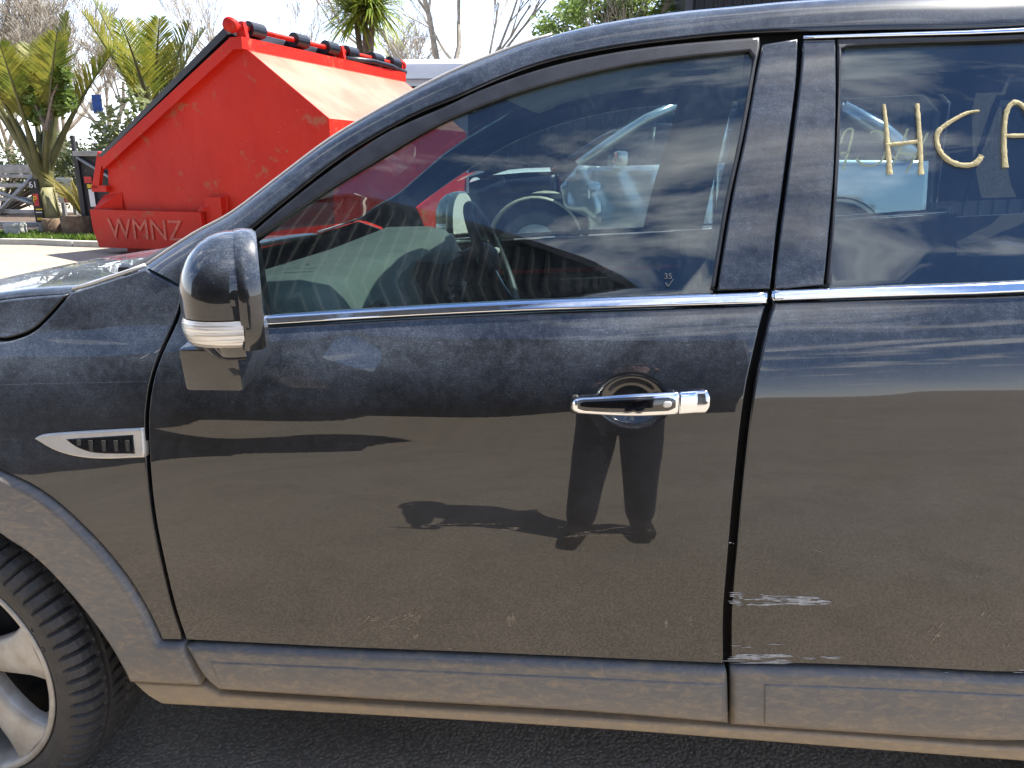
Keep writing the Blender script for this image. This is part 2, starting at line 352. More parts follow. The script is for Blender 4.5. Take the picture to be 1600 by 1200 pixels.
# ================================================================== BLACK SUV
CW = 1.84                                   # car width: near flank about y=0, far flank y=CW
XS = np.linspace(-2.6, 2.6, 261); ZS = np.arange(-1.1, .9001, .004)
def sstep(x, a, b):
    t = np.clip((x-a)/(b-a), 0, 1); return t*t*(3-2*t)
def tilt_table():
    c = [(-1.1, -12), (-.9, -9), (-.62, -3), (-.48, -.5), (-.35, .3), (-.25, 1.1), (-.15, 2.8), (-.085, 5.2), (-.03, 6.0), (-.006, 6.2), (.006, 12), (.05, 15.5), (.085, 22),
         (.11, 29), (.15, 34), (.163, 27), (.19, 23.5), (.35, 25), (.5, 28), (.62, 33), (.72, 40), (.9, 50)]
    base = np.interp(ZS, [a for a, _ in c], [b for _, b in c])
    k = np.exp(-.5*(np.arange(-8, 9)/1.6)**2); k /= k.sum(); base = np.convolve(np.pad(base, 8, 'edge'), k, 'valid')
    T = np.zeros((len(XS), len(ZS)))
    for i, x in enumerate(XS):
        bmp = 4.2*(1-sstep(x, -.60, .05))*np.exp(-.5*((ZS+.068)/.020)**2)
        fen = 5.5*(1-sstep(x, -1.12, -.62))*sstep(ZS, -.27, -.17)*(1-sstep(ZS, -.03, .03))
        T[i] = base+bmp+fen
    return np.tan(np.radians(T))
_T = tilt_table(); _Y = np.cumsum(_T, axis=1)*.004
_i0 = int(round((-.48+1.1)/.004)); _Y = _Y-_Y[:, _i0:_i0+1]
def zc(x): return 1.0187+.0735*x              # height of the crease through the handle
def S(x, z):
    ze = z-zc(x); fx = min(max((x+2.6)/.02, 0), 259.999); fz = min(max((ze+1.1)/.004, 0), len(ZS)-1.001)
    i, j = int(fx), int(fz); a, b = fx-i, fz-j
    y = (_Y[i, j]*(1-a)+_Y[i+1, j]*a)*(1-b)+(_Y[i, j+1]*(1-a)+_Y[i+1, j+1]*a)*b
    p = (x-.3)**2/80.0
    if x < -1.35: p += (x+1.35)**2*.30
    if x > 1.6: p += (x-1.6)**2*.18
    return y+p
def hit(u, v, off=0.0, surf=S):
    d = ray(u, v); a, b = .4, 4.5
    def g(t): q = CAM+d*t; return q[1]-surf(q[0], q[2])-off
    ts = np.linspace(a, b, 90); prev = ts[0]
    for t in ts[1:]:
        if g(t) > 0: b = t; a = prev; break
        prev = t
    for _ in range(30):
        m = .5*(a+b)
        if g(m) > 0: b = m
        else: a = m
    q = CAM+d*.5*(a+b); return Vector(q)
def H(pts, off=0.0): return [(h.x, h.z) for h in (hit(u, v, off) for u, v in pts)]
def Sn(x, z, surf=S, h=.007):
    n = Vector((surf(x+h, z)-surf(x-h, z), -2*h, surf(x, z+h)-surf(x, z-h))); return n.normalized()
def area2(p): return .5*sum(p[i][0]*p[(i+1) % len(p)][1]-p[(i+1) % len(p)][0]*p[i][1] for i in range(len(p)))
def resample(p, step):
    out = []
    for i in range(len(p)):
        a, b = Vector(p[i]), Vector(p[(i+1) % len(p)]); n = max(1, int(math.ceil((b-a).length/step)))
        out += [a+(b-a)*k/n for k in range(n)]
    return out
def vnorm(p):
    n = len(p); out = []
    for i in range(n):
        e0 = (p[i]-p[i-1]); e1 = (p[(i+1) % n]-p[i]); e0 = e0.normalized() if e0.length > 1e-9 else e1.normalized(); e1 = e1.normalized() if e1.length > 1e-9 else e0
        n0 = Vector((e0.y, -e0.x)); n1 = Vector((e1.y, -e1.x)); m = n0+n1
        m = m.normalized() if m.length > 1e-6 else n0
        out.append((m, 1/max(.5, m.dot(n1))))
    return out
def smooth_poly(pts, corner=28, it=2):
    """Chaikin the gentle bends of an outline, keep its real corners."""
    p = [Vector(q) for q in pts]
    for _ in range(it):
        n = len(p); out = []
        for i in range(n):
            a, b, c = p[i-1], p[i], p[(i+1) % n]; e0, e1 = b-a, c-b
            ang = math.degrees(e0.angle(e1, 0)) if e0.length > 1e-9 and e1.length > 1e-9 else 0
            if ang > corner or ang < .3: out.append(b)
            else: out += [b+(a-b)*.25, b+(c-b)*.25]
        p = out
    return p
def inside(pt, poly):
    x, y = pt; c = False; n = len(poly)
    for i in range(n):
        x1, y1 = poly[i]; x2, y2 = poly[i-1]
        if (y1 > y) != (y2 > y) and x < (x2-x1)*(y-y1)/(y2-y1)+x1: c = not c
    return c
def panel(name, poly, mat, parent, off=0.0, inset=.004, r=.003, depth=.022, step=.025, surf=S, extra=None, closed=False, smooth=True):
    """A pressed sheet on the body surface: outline in (x,z), rounded rim turned in by depth. closed adds a back sheet (panes)."""
    p = smooth_poly(poly) if smooth else [Vector(q) for q in poly]
    if area2(p) < 0: p = p[::-1]
    p = [Vector(q) for q in p]
    # drop near-duplicate points
    q = [p[0]]
    for a in p[1:]:
        if (a-q[-1]).length > .0015: q.append(a)
    if (q[0]-q[-1]).length < .0015: q.pop()
    p = resample(q, step); vn = vnorm(p)
    e1 = [a-m*s*(inset+r) for a, (m, s) in zip(p, vn)]; e2 = [a-m*s*inset for a, (m, s) in zip(p, vn)]
    n = len(p); xs = [a.x for a in e1]; ys = [a.y for a in e1]; ins = []
    pl = [(a.x, a.y) for a in e1]
    gx = np.arange(min(xs)+step*.37, max(xs), step); gy = np.arange(min(ys)+step*.37, max(ys), step)
    bp = np.array(pl)
    cand = [(a, b) for a in gx for b in gy]+(extra or [])
    for c in cand:
        if inside(c, pl) and np.min((bp[:, 0]-c[0])**2+(bp[:, 1]-c[1])**2) > (step*.35)**2: ins.append(Vector(c))
    vo, _, fo, ov, _, _ = delaunay_2d_cdt([a.copy() for a in e1]+ins, [], [list(range(n))], 1, 1e-7)
    mp = {}
    for k, src in enumerate(ov):
        for s_ in src: mp[s_] = k
    V = [Vector((a.x, surf(a.x, a.y)+off, a.y)) for a in vo]; N = [Sn(a.x, a.y, surf) for a in vo]
    Fc = []
    for f in fo:
        a, b, c = (vo[i] for i in f[:3]); cc = (b-a).cross(c-a)
        if abs(cc) < 1e-12: continue
        Fc.append(tuple(f) if cc > 0 else tuple(f[::-1]))
    # outward face of a CCW (x,z) polygon looks to -y
    if r > 0:
        k = len(V); rings = []
        for (a, (m, s)) in zip(e2, vn):
            nS = Sn(a.x, a.y, surf); o3 = Vector((m.x, 0, m.y)); V.append(Vector((a.x, surf(a.x, a.y)+off+r*.75, a.y))); N.append((nS*.45+o3*.9).normalized())
        for (a, (m, s)) in zip(e2, vn):
            o3 = Vector((m.x, 0, m.y)); V.append(Vector((a.x, surf(a.x, a.y)+off+depth, a.y))); N.append(o3)
        for i in range(n):
            j = (i+1) % n; a, b = mp.get(i), mp.get(j)
            if a is None or b is None: continue
            Fc.append((b, a, k+i, k+j)); Fc.append((k+j, k+i, k+n+i, k+n+j))
    if closed:
        kb = len(V)
        for a in vo: V.append(Vector((a.x, surf(a.x, a.y)+off+depth, a.y))); N.append(-Sn(a.x, a.y, surf))
        for f in fo:
            a, b, c = (vo[i] for i in f[:3])
            if (b-a).cross(c-a) > 0: Fc.append(tuple(i+kb for i in f[::-1]))
            else: Fc.append(tuple(i+kb for i in f))
    return mesh(name, V, Fc, mat, parent, True, normals=N)

def dense(P, n=4):
    out = []
    for i in range(len(P)-1):
        p0, p1, p2, p3 = P[max(i-1, 0)], P[i], P[i+1], P[min(i+2, len(P)-1)]
        for k in range(n):
            t = k/n; out.append(.5*((2*p1)+(p2-p0)*t+(2*p0-5*p1+4*p2-p3)*t*t+(3*p1-p0-3*p2+p3)*t**3))
    return out+[P[-1]]
suv = root('black_suv', (0, CW/2, 0), 'dusty black four door SUV filling the foreground, cream letters on its rear window', 'car')
XF, XR, ZW = -1.365, 1.40, .350
LEFT = []                                    # near-side parts that get a mirrored copy on the far flank
def part(o): LEFT.append(o); return o
# ---- outlines measured on the flank
seamF = [(288, 450), (278, 493), (267, 517), (247, 560), (233, 610), (228, 667), (231, 719), (238, 797), (252, 870), (270, 948), (289, 1003)]
seamB = [(1201, 474), (1190, 510), (1179, 559), (1169, 604), (1160, 667), (1149, 772), (1139, 890), (1133, 961), (1134, 1038)]
gapL = [(388, 367), (434, 327), (505, 271), (591, 211), (640, 188), (700, 163), (750, 138), (850, 103), (950, 81), (1050, 67), (1187, 56), (1249, 53)]
doorbot = [(289, 1003), (375, 1007), (550, 1016), (725, 1022), (900, 1030), (1100, 1039), (1134, 1040)]
h_seamF, h_seamB, h_gapL, h_bot = H(seamF), H(seamB), H(gapL), H(doorbot)
belt_lo = H([(1198, 476), (1000, 482), (800, 488), (600, 498), (415, 509)])
CX, CZ = (hit(988, 627).x, hit(988, 627).z)
def cupped(cx, cz):
    def f(x, z):
        y = S(x, z); r = math.hypot((x-cx)/.064, (z-cz)/.047)
        if r < 1: t = min(1, (1-r)/.55); y += .020*t*t*(3-2*t)
        return y
    return f
S1 = cupped(CX, CZ)
ex = [(CX+.07*q*math.cos(a), CZ+.052*q*math.sin(a)) for q in (.2, .4, .5, .6, .7, .78, .85, .9, .95, 1.0) for a in np.linspace(0, 6.28, 44)]
door_poly = h_seamF+h_bot[1:]+h_seamB[::-1]+belt_lo[1:]+H([(408, 470), (396, 400), (388, 374)])
fdoor = part(panel('front_door', door_poly, M['paint'], suv, surf=S1, extra=ex, step=.022))
# fender
ang = np.linspace(R_(80), R_(200), 16)
fx, fz, fr = -1.326, .428, .481
arch_out = [(252, 1003), (229, 952), (192, 893), (137, 829), (69, 769), (0, 737)]
h_arch_out = H(arch_out); arch_far = [(fx-.02+fr*math.cos(a), fz+.0+fr*math.sin(a)) for a in ang]
h_arch_in = H([(207, 1062), (197, 1040), (170, 994), (124, 934), (60, 865), (0, 829)])
hood_edge = H([(227, 418), (170, 436), (110, 455)]); hood_cut = H([(80, 490), (53, 517), (25, 528), (0, 533)])
fend_poly = h_seamF+[H([(270, 1003)])[0]]+h_arch_out+arch_far[2:-3]+[(-1.83, .50), (-1.87, .70), (-1.80, .87), (-1.6, .985), (-1.45, 1.03), (-1.25, 1.085)]+hood_cut[::-1]+hood_edge[::-1]
fender = part(panel('front_fender', fend_poly, M['paint'], suv))
arch_in_far = [(XF+.02+.425*math.cos(a), .395+.425*math.sin(a)) for a in np.linspace(R_(75), R_(195), 14)]
flare_poly = h_arch_out[::-1]+H([(289, 1004), (296, 1020), (312, 1056), (318, 1067), (207, 1062)])+h_arch_in[1:]
flare_full = arch_far[::-1][1:-2]+flare_poly+arch_in_far[1:]
flare = part(panel('wheel_arch_flare', flare_full, M['clad'], suv, off=-.016, inset=.001, r=.010, depth=.05, step=.022))
# rocker
rock = H([(207, 1064), (318, 1069), (345, 1083), (600, 1100), (900, 1118), (1137, 1134), (1400, 1152), (1600, 1168)])+[(1.0, .372)]+[(1.0, .315)]+H([(1600, 1189), (1131, 1153), (900, 1136), (600, 1118), (254, 1100), (229, 1086)])
part(panel('rocker_sill', rock, M['clad'], suv, off=-.006, inset=.001, r=.008, depth=.06))
# ---- window trims, panes, pillars of the front door
gl_in = [(400, 374), (525, 290), (610, 240), (680, 197), (780, 155), (900, 120), (1025, 95), (1170, 81), (1177, 90), (1165, 165), (1150, 240), (1131, 322), (1110, 453)]
trim_out = [(388, 368), (434, 328), (505, 272), (591, 212), (640, 189), (700, 164), (750, 139), (850, 104), (950, 82), (1050, 68), (1187, 57), (1190, 70), (1178, 120), (1163, 210), (1140, 311), (1118, 453)]
h_gl = H(gl_in); h_tr = H(trim_out)
panel('window_trim', h_tr+h_gl[::-1], M['trim'], fdoor, off=-.001, inset=.001, r=.005, depth=.03, step=.018)
mid = [(0.55*a[0]+.45*b[0], .55*a[1]+.45*b[1]) for a, b in zip(H([(394, 371), (480, 307), (600, 226), (690, 181), (790, 140), (900, 106), (1025, 83), (1172, 69)]), H([(400, 374), (525, 290), (610, 240), (680, 197), (780, 155), (900, 120), (1025, 95), (1170, 81)]))]
panel('front_window_glass', H([(392, 385), (525, 286), (610, 236), (680, 193), (780, 151), (900, 116), (1025, 91), (1172, 77), (1181, 90), (1169, 165), (1154, 240), (1135, 322), (1114, 462), (800, 475), (410, 497)]), M['glass'], fdoor, off=.008, inset=0, r=0, depth=.004, step=.05, closed=True)
panel('door_pillar_cover', H([(1192, 69), (1247, 60), (1245, 124), (1235, 202), (1224, 285), (1213, 364), (1204, 452), (1120, 455), (1142, 311), (1165, 210), (1180, 120)]), M['paint'], fdoor, off=-.002, inset=.001, depth=.03)
panel('belt_molding', H([(413, 493), (600, 481), (800, 470), (1000, 463), (1199, 456), (1198, 474), (1000, 480), (800, 486), (600, 496), (413, 508)]), M['chrome'], fdoor, off=-.007, inset=.0, r=.005, depth=.02, step=.02)
# front door cladding
panel('door_cladding', H([(293, 1005), (375, 1009), (550, 1018), (725, 1024), (900, 1032), (1100, 1041), (1134, 1042), (1136, 1055), (1137, 1126), (900, 1106), (600, 1090), (420, 1079), (345, 1074), (322, 1056), (303, 1022)]), M['clad'], fdoor, off=-.016, inset=.001, r=.012, depth=.04, step=.022)
panel('cladding_inlay', H([(334, 1026), (600, 1036), (900, 1049), (1128, 1060), (1129, 1119), (900, 1099), (600, 1083), (420, 1073), (352, 1069)]), M['clad'], fdoor, off=-.0195, inset=.001, r=.004, depth=.006, step=.022)
# ---- rear door
seamB2 = [(u+6, v) for u, v in seamB]; h_sb2 = H(seamB2)
h_rbot = H([(1319, 1042), (1475, 1049), (1600, 1056)])
rdoor_rear = [(.93, .545), (.955, .66), (1.05, .82), (1.20, .95), (1.30, 1.06), (1.315, 1.255)]
h_rbelt = H([(1600, 459), (1400, 464), (1206, 471)])
S2 = cupped(CX+1.09, CZ+.09)
rdoor = part(panel('rear_door', h_sb2+h_rbot+rdoor_rear+h_rbelt, M['paint'], suv, surf=S, step=.022))
panel('door_cladding', H([(1140, 1040), (1319, 1044), (1475, 1051), (1600, 1058)])+[(.93, .538), (.95, .41)]+H([(1600, 1157), (1400, 1145), (1140, 1128)]), M['clad'], rdoor, off=-.016, inset=.001, r=.012, depth=.04, step=.022)
panel('cladding_inlay', H([(1190, 1060), (1319, 1064), (1475, 1071), (1600, 1078)])+[(.91, .50), (.92, .43)]+H([(1600, 1148), (1400, 1136), (1190, 1123)]), M['clad'], rdoor, off=-.0195, inset=.001, r=.004, depth=.006, step=.022)
tr2o = H([(1308, 60), (1307, 262), (1290, 446)]); tr2i = H([(1300, 446), (1311, 225), (1316, 76), (1330, 71), (1600, 63)])
panel('window_trim', tr2o+tr2i+[(1.10, 1.655), (1.17, 1.60), (1.245, 1.30), (1.26, 1.30), (1.19, 1.62), (1.11, 1.675)]+H([(1600, 54), (1400, 57)]), M['trim'], rdoor, off=-.001, inset=.0005, r=.004, depth=.03, step=.018)
rglass = panel('rear_window_glass', H([(1296, 455), (1307, 225), (1312, 68), (1600, 59)])+[(1.105, 1.66), (1.175, 1.60), (1.255, 1.27)]+H([(1600, 447)]), M['glass_rear'], rdoor, off=.008, inset=0, r=0, depth=.004, step=.05, closed=True)
panel('door_pillar_cover', H([(1255, 62), (1306, 61), (1305, 262), (1288, 446), (1208, 454), (1218, 364), (1229, 285), (1240, 202), (1250, 124)]), M['paint'], rdoor, off=-.002, inset=.001, depth=.03)
panel('belt_molding', H([(1206, 454), (1400, 446), (1600, 440)])+[(1.33, 1.282), (1.33, 1.262)]+H([(1600, 458), (1400, 463), (1206, 470)]), M['chrome'], rdoor, off=-.007, inset=0, r=.005, depth=.02, step=.02)
panel('window_top_molding', H([(1255, 56), (1400, 51), (1600, 45)])+[(1.24, 1.69), (1.24, 1.678)]+H([(1600, 52), (1400, 57), (1255, 61)]), M['chrome'], rdoor, off=-.006, inset=0, r=.003, depth=.02, step=.02)
# ---- rear quarter, with arch and its flare
ra = [(XR+.44*math.cos(a), .40+.44*math.sin(a)) for a in np.linspace(R_(165), R_(-5), 18)]
quarter = [(1.325, 1.25), (1.312, 1.06), (1.21, .945), (1.06, .81), (.965, .66)]+ra[1:]+[(2.0, .44), (2.22, .5), (2.28, .75), (2.26, 1.05), (2.2, 1.3)]
part(panel('rear_quarter', quarter, M['paint'], suv, step=.035))
ri = [(XR+.395*math.cos(a), .385+.395*math.sin(a)) for a in np.linspace(R_(-8), R_(188), 20)]
rof = [(XR+.455*math.cos(a), .40+.455*math.sin(a)) for a in np.linspace(R_(188), R_(-8), 20)]
part(panel('wheel_arch_flare', rof+ri, M['clad'], suv, off=-.016, inset=.001, r=.008, depth=.05, step=.03))
part(panel('quarter_window_glass', [(1.36, 1.305), (1.345, 1.62), (1.8, 1.63), (2.03, 1.42), (2.06, 1.33)], M['glass_dark'], suv, off=.004, inset=.001, r=.002, depth=.01, step=.04))
part(panel('rear_pillar', [(1.263, 1.30), (1.195, 1.63), (1.12, 1.68), (1.11, 1.70), (1.85, 1.69), (2.05, 1.55), (2.2, 1.31), (2.07, 1.32), (2.04, 1.43), (1.81, 1.645), (1.352, 1.635), (1.362, 1.30)], M['paint'], suv, inset=.001, step=.03))
# ---- hidden inner skins that close the gaps behind the panels
part(panel('inner_door_shell', [(-.88, .42), (-.84, .7), (-.86, .95), (-.84, 1.15), (-.60, 1.13), (.3, 1.185), (1.35, 1.262), (1.3, 1.0), (1.0, .8), (.93, .36), (-.86, .335)], M['void'], suv, off=.030, inset=0, r=0, step=.08))
part(panel('pillar_inner_shell', H([(1100, 470), (1122, 322), (1141, 240), (1157, 165), (1168, 92), (1170, 40), (1330, 30), (1322, 225), (1306, 470)]), M['inside'], suv, off=.034, inset=0, r=0, step=.05))
part(panel('roof_rail_inner_shell', H([(395, 380), (525, 282), (610, 232), (680, 189), (780, 147), (900, 112), (1025, 87), (1180, 73), (1320, 64), (1600, 55)])+[(1.34, 1.66), (1.34, 1.73)]+H([(1600, 25), (1320, 38), (1180, 45), (1025, 60), (900, 85), (780, 115), (680, 160), (610, 200), (525, 250), (380, 355)]), M['void'], suv, off=.030, inset=0, r=0, step=.05))
part(panel('sail_inner_shell', H([(400, 388), (384, 352), (300, 396), (284, 446), (290, 520), (418, 515), (410, 470)]), M['inside'], suv, off=.030, inset=0, r=0, step=.04))
part(panel('door_card', [(-.80, .5), (-.80, 1.12), (-.58, 1.125), (.28, 1.175), (.28, .5)], M['inside'], suv, off=.075, inset=0, r=.02, depth=-.03, step=.06))
part(panel('door_card', [(.36, .5), (.36, 1.18), (1.28, 1.24), (1.28, .95), (.95, .6), (.92, .5)], M['inside'], suv, off=.075, inset=0, r=.02, depth=-.03, step=.06))
mb = MB().box((-.15, .17, .98), (.62, .075, .07), Euler((0, -.05, 0)), .02); part(mb.build('armrest', M['inside'], suv, autos=.6))
mb = MB().box((-.1, .105, 1.035), (.9, .02, .016), Euler((0, -.05, 0)), .004); part(mb.build('door_accent', M['redp'], suv))

# ---- roof, windscreen pillar and windscreen: lofted along stations
U_ = [(227, 416), (300, 368), (362, 334), (440, 275), (518, 217), (615, 160), (700, 116), (770, 87), (840, 62), (940, 37), (1050, 20), (1150, 10), (1250, 1), (1400, -7), (1600, -12)]
L_ = [(286, 446), (335, 408), (385, 366), (455, 308), (540, 243), (640, 185), (715, 154), (790, 121), (860, 97), (955, 77), (1060, 63), (1155, 54), (1250, 50), (1375, 47), (1600, 41)]
Lp = [hit(u, v) for u, v in L_]; Up = [hit(u, v, .022) for u, v in U_]
Lp += [Vector((x, S(x, z), z)) for x, z in ((1.24, 1.70), (1.6, 1.70), (1.86, 1.685))]
Up += [Vector((x, S(x, z)+.022, z)) for x, z in ((1.24, 1.765), (1.6, 1.765), (1.88, 1.745))]
Ld, Ud = dense(Lp), dense(Up)
rows = []; WB = []                            # WB: inner edge, where roof skin or windscreen starts
for i, (a, b) in enumerate(zip(Ld, Ud)):
    a = a.copy(); d = b-a; nS = Sn(a.x, a.z); a2 = a+Vector((0, .0, .0)); w = d.length
    row = [a+Vector((0, .022, 0)), a+d*.015+Vector((0, .003, 0))]
    for t in (.05, .2, .4, .6, .78, .9, .97): row.append(a+d*t+nS*w*.22*math.sin(math.pi*(t**1.25)*.5+.0)*(1-t**3))
    row.append(b); inn = Vector((0, 1, 0)) if b.z > 1.66 else Vector((.15, 1, -.10))
    row.append(b+inn*.010+Vector((0, 0, .0015))); row.append(b+inn*.030+Vector((0, 0, .002 if b.z > 1.6 else -.004)))
    WB.append(row[-1]); rows.append(row)
mb = MB().grid(rows); arch = part(mb.build('roof_rail', M['paint'], suv, smooth=True))
MB().tube([p+Vector((0, .004, .003)) for p in Ud[:34]], .0032, 6).build('pillar_highlight_line', M['satin'], suv, smooth=True)  # bright tube added to draw the sun highlight along the pillar edge
hd = next(i for i, p in enumerate(WB) if p.x > -.18)          # windscreen header station
def across(p, bow, fwd, n=20):
    out = []
    for k in range(n+1):
        t = k/n; s = 4*t*(1-t); out.append(Vector((p.x-fwd*s, p.y+(CW-2*p.y)*t, p.z+bow*s)))
    return out
ws = [across(p, .012, .07) for p in WB[:hd+1]]
o = MB().grid(ws).build('windscreen', M['wind'], suv, smooth=True)
roofrows = [across(p, .012+.018*min(1, k/8), .07*max(0, 1-k/12)) for k, p in enumerate(WB[hd:])]
o = MB().grid(roofrows).build('roof', M['paint'], suv, smooth=True)
mod = o.modifiers.new('thick', 'SOLIDIFY'); mod.thickness = .02; mod.offset = -1
hl = [[p+Vector((0, 0, -.045)) for p in r] for r in roofrows]
MB().grid(hl).build('headliner', M['inside'], suv, smooth=True)
# ---- bonnet and cowl
he = H([(110, 456), (60, 459), (0, 465)]); hx = [(a, S(a, b), b) for a, b in he]+[(-1.4, S(-1.4, 1.13), 1.13), (-1.7, S(-1.7, 1.06), 1.06), (-1.95, S(-1.95, .98), .98), (-2.08, S(-2.08, .905)+.005, .905)]
hx = dense([Vector(p) for p in hx], 3)
rows = []
for i, p in enumerate(hx):
    t0 = i/(len(hx)-1); row = []
    for k in range(25):
        t = k/24; s = 4*t*(1-t); q = min(t, 1-t); sh = 1-math.exp(-q/.035)
        x = p.x + (-.05*s*(1-t0) - .14*s*t0)
        row.append((x, p.y+.006+(CW-2*p.y-.012)*t, p.z+.006*sh+.004*s*(1-t0)+.03*s*t0))
    rows.append(row)
hood = MB().grid(rows).build('bonnet', M['paint'], suv, smooth=True); md = hood.modifiers.new('t', 'SOLIDIFY'); md.thickness = .02; md.offset = -1
cw = [[(x-.06*4*(k/20)*(1-k/20), .19+(CW-.38)*k/20, z) for k in range(21)] for x, z in ((-.86, 1.20), (-.93, 1.175), (-1.04, 1.15), (-1.12, 1.0))]
MB().grid(cw).build('cowl_panel', M['void'], suv)
bside = H([(108, 458), (60, 461), (0, 467)])+[(-1.4, 1.125), (-1.7, 1.055), (-1.95, .975), (-2.08, .90), (-1.98, .872), (-1.80, .88), (-1.6, .99), (-1.45, 1.036), (-1.25, 1.088)]+hood_cut[::-1]
o = panel('bonnet_side', bside, M['paint'], hood, inset=.003, r=.004, step=.02); 
part(panel('fender_inner_shell', [(-.80, 1.17), (-.86, .95), (-.84, .6), (-.9, .95), (-1.3, .95), (-1.7, .85), (-1.5, 1.04), (-1.2, 1.12), (-.99, 1.165), (-.88, 1.2)], M['void'], suv, off=.028, inset=0, r=0, step=.06))
e0 = [hit(u, v, .004) for u, v in ((112, 452), (140, 444), (170, 434), (200, 424), (224, 415))]
mb = MB().tube([p+Vector((0, .006, .0)) for p in e0], .0045, 8); part(mb.build('fender_edge_strip', M['satin'], suv, smooth=True))
w0 = hit(200, 423, .05); mb = MB().tube([w0, w0+Vector((-.02, .18, .02)), w0+Vector((-.06, .55, .035))], [.007, .008, .005], 8).box(w0, (.03, .03, .02), None, .006); mb.build('wiper_arm', M['rubber'], suv)
# ---- front and rear ends
def fascia(name, prof, side_x, sgn, mat, bow=.16):
    rows = []
    for z, dx in prof:
        row = []
        for k in range(29):
            t = k/28; s = 1-abs(2*t-1)**2.6; y0 = S(side_x, max(.35, min(z, 1.25)))
            row.append((side_x+sgn*(bow*s+dx), y0+(CW-2*y0)*t, z))
        rows.append(row)
    return MB().grid(rows).build(name, mat, suv, smooth=True)
part(panel('headlight', [(-1.878, .70), (-1.808, .868), (-1.98, .866), (-2.22, .82), (-2.24, .68)], M['lamp'], suv, off=-.004, inset=.002, r=.006, step=.03))
part(panel('bumper_corner', [(-1.838, .50), (-1.876, .692), (-2.245, .672), (-2.26, .30), (-1.86, .30)], M['paint'], suv, inset=.002, r=.004, step=.03))
fascia('front_bumper', [(.22, -.1), (.3, -.02), (.42, .02), (.55, .03), (.66, .01), (.80, -.01), (.86, -.04), (.905, -.14)], -2.24, -1, M['paint'], .10)
fascia('grille', [(.60, .06), (.64, .065), (.78, .03), (.80, .02)], -2.235, -1, M['rubber'], .10)
fascia('rear_bumper', [(.30, -.06), (.38, .02), (.55, .06), (.68, .03), (.72, -.02)], 2.16, 1, M['clad'], .12)
fascia('tailgate', [(.70, .0), (.9, .0), (1.1, -.02), (1.28, -.05)], 2.16, 1, M['paint'], .10)
rw = [across(Vector((2.1-.27*k/6, .26+.10*k/6, 1.28+.47*k/6)), .0, -.10) for k in range(7)]
MB().grid(rw).build('rear_window', M['glass_dark'], suv, smooth=True)
for s in (0, 1):
    mb = MB().box((2.17, .20 if s == 0 else CW-.20, 1.05), (.16, .16, .34), Euler((0, -.1, -.5 if s == 0 else .5)), .04); mb.build('tail_light', M['redp'], suv, autos=.5)
MB().box((0, CW/2, .30), (4.1, 1.30, .06), None, .02).box((-.0, CW/2, .42), (2.0, 1.62, .10)).build('underbody', M['void'], suv)
# ---- side vent on the fender
vent = part(panel('side_vent', H([(57, 684), (66, 678), (100, 675), (225, 668), (228, 713), (165, 716), (125, 713), (88, 703)]), M['satin'], suv, off=-.008, inset=0, r=.004, depth=.02, step=.012))
panel('vent_recess', H([(106, 684), (212, 677), (215, 707), (160, 707), (138, 703), (120, 695)]), M['piano'], vent, off=-.0095, inset=0, r=.002, depth=.008, step=.012)
for u in (128, 147, 167, 186, 204):
    a, b = hit(u, 683), hit(u+2, 704 if u > 140 else 694); c = (a+b)/2
    MB().box((c.x, S(c.x, c.z)-.0115, c.z), (.0075, .004, (a-b).length*.85), None, .0012).build('vent_slat', M['inside'], vent)
# ---- door handle
def bar(P0, P1, s0, s1, hh, tt, stand, n=26, m=20, pw=3.2, ends=3):
    rows = []
    for i in range(n+1):
        s = s0+(s1-s0)*i/n; x = P0[0]+(P1[0]-P0[0])*s; z = P0[1]+(P1[1]-P0[1])*s; nn = Sn(x, z)
        ii = min(i if ends & 1 else 99, n-i if ends & 2 else 99); e = math.sqrt(max(0, 1-(1-ii/2.2)**2)) if ii < 2.2 else 1
        e = max(e, .55); c = Vector((x, S(x, z), z))+nn*stand(s); up = Vector((0, nn.z, -nn.y)).normalized(); row = []
        for k in range(m):
            q = 2*math.pi*k/m; cu, su = math.cos(q), math.sin(q)
            row.append(c+up*hh(s)*e*math.copysign(abs(su)**(2/pw), su)+nn*tt(s)*math.copysign(abs(cu)**(2/pw), cu))
        rows.append(row)
    mb = MB().grid(rows, True); mb.f.append(tuple(range(m))); mb.f.append(tuple(n*m+k for k in range(m))); return mb
def handle(door, dx=0.0, dz=0.0):
    a, b = hit(893, 631), hit(1105, 624); P0, P1 = (a.x+dx, a.z+dz), (b.x+dx, b.z+dz)
    st = lambda s: .012+.024*math.sin(math.pi*min(1, max(0, s*1.02)))**.6
    hh = lambda s: .0145+.0055*sstep(s, 0, .55); tt = lambda s: .008
    bar(P0, P1, 0, .778, hh, tt, st, ends=1).build('door_handle', M['chrome'], door, smooth=True)
    bar(P0, P1, .784, 1, hh, tt, lambda s: st(min(s, .90)), 18, ends=2).build('lock_cap', M['chrome'], door, smooth=True)
    bar(P0, P1, .05, .755, lambda s: .0085+.0035*sstep(s, 0, .5), lambda s: .004, lambda s: st(s)+.0052, 26, 20, 5).build('handle_inlay', M['piano'], door, smooth=True)
    bar(P0, P1, .665, .725, lambda s: .0055, lambda s: .003, lambda s: st(s)+.0082, 8, 16, 4).build('handle_button', M['satin'], door, smooth=True)
    bar(P0, P1, -.01, .06, lambda s: .017, lambda s: .006, lambda s: .003, 8, 16, 3).build('handle_gasket', M['rubber'], door, smooth=True)
handle(fdoor); handle(rdoor, 1.03, .085)
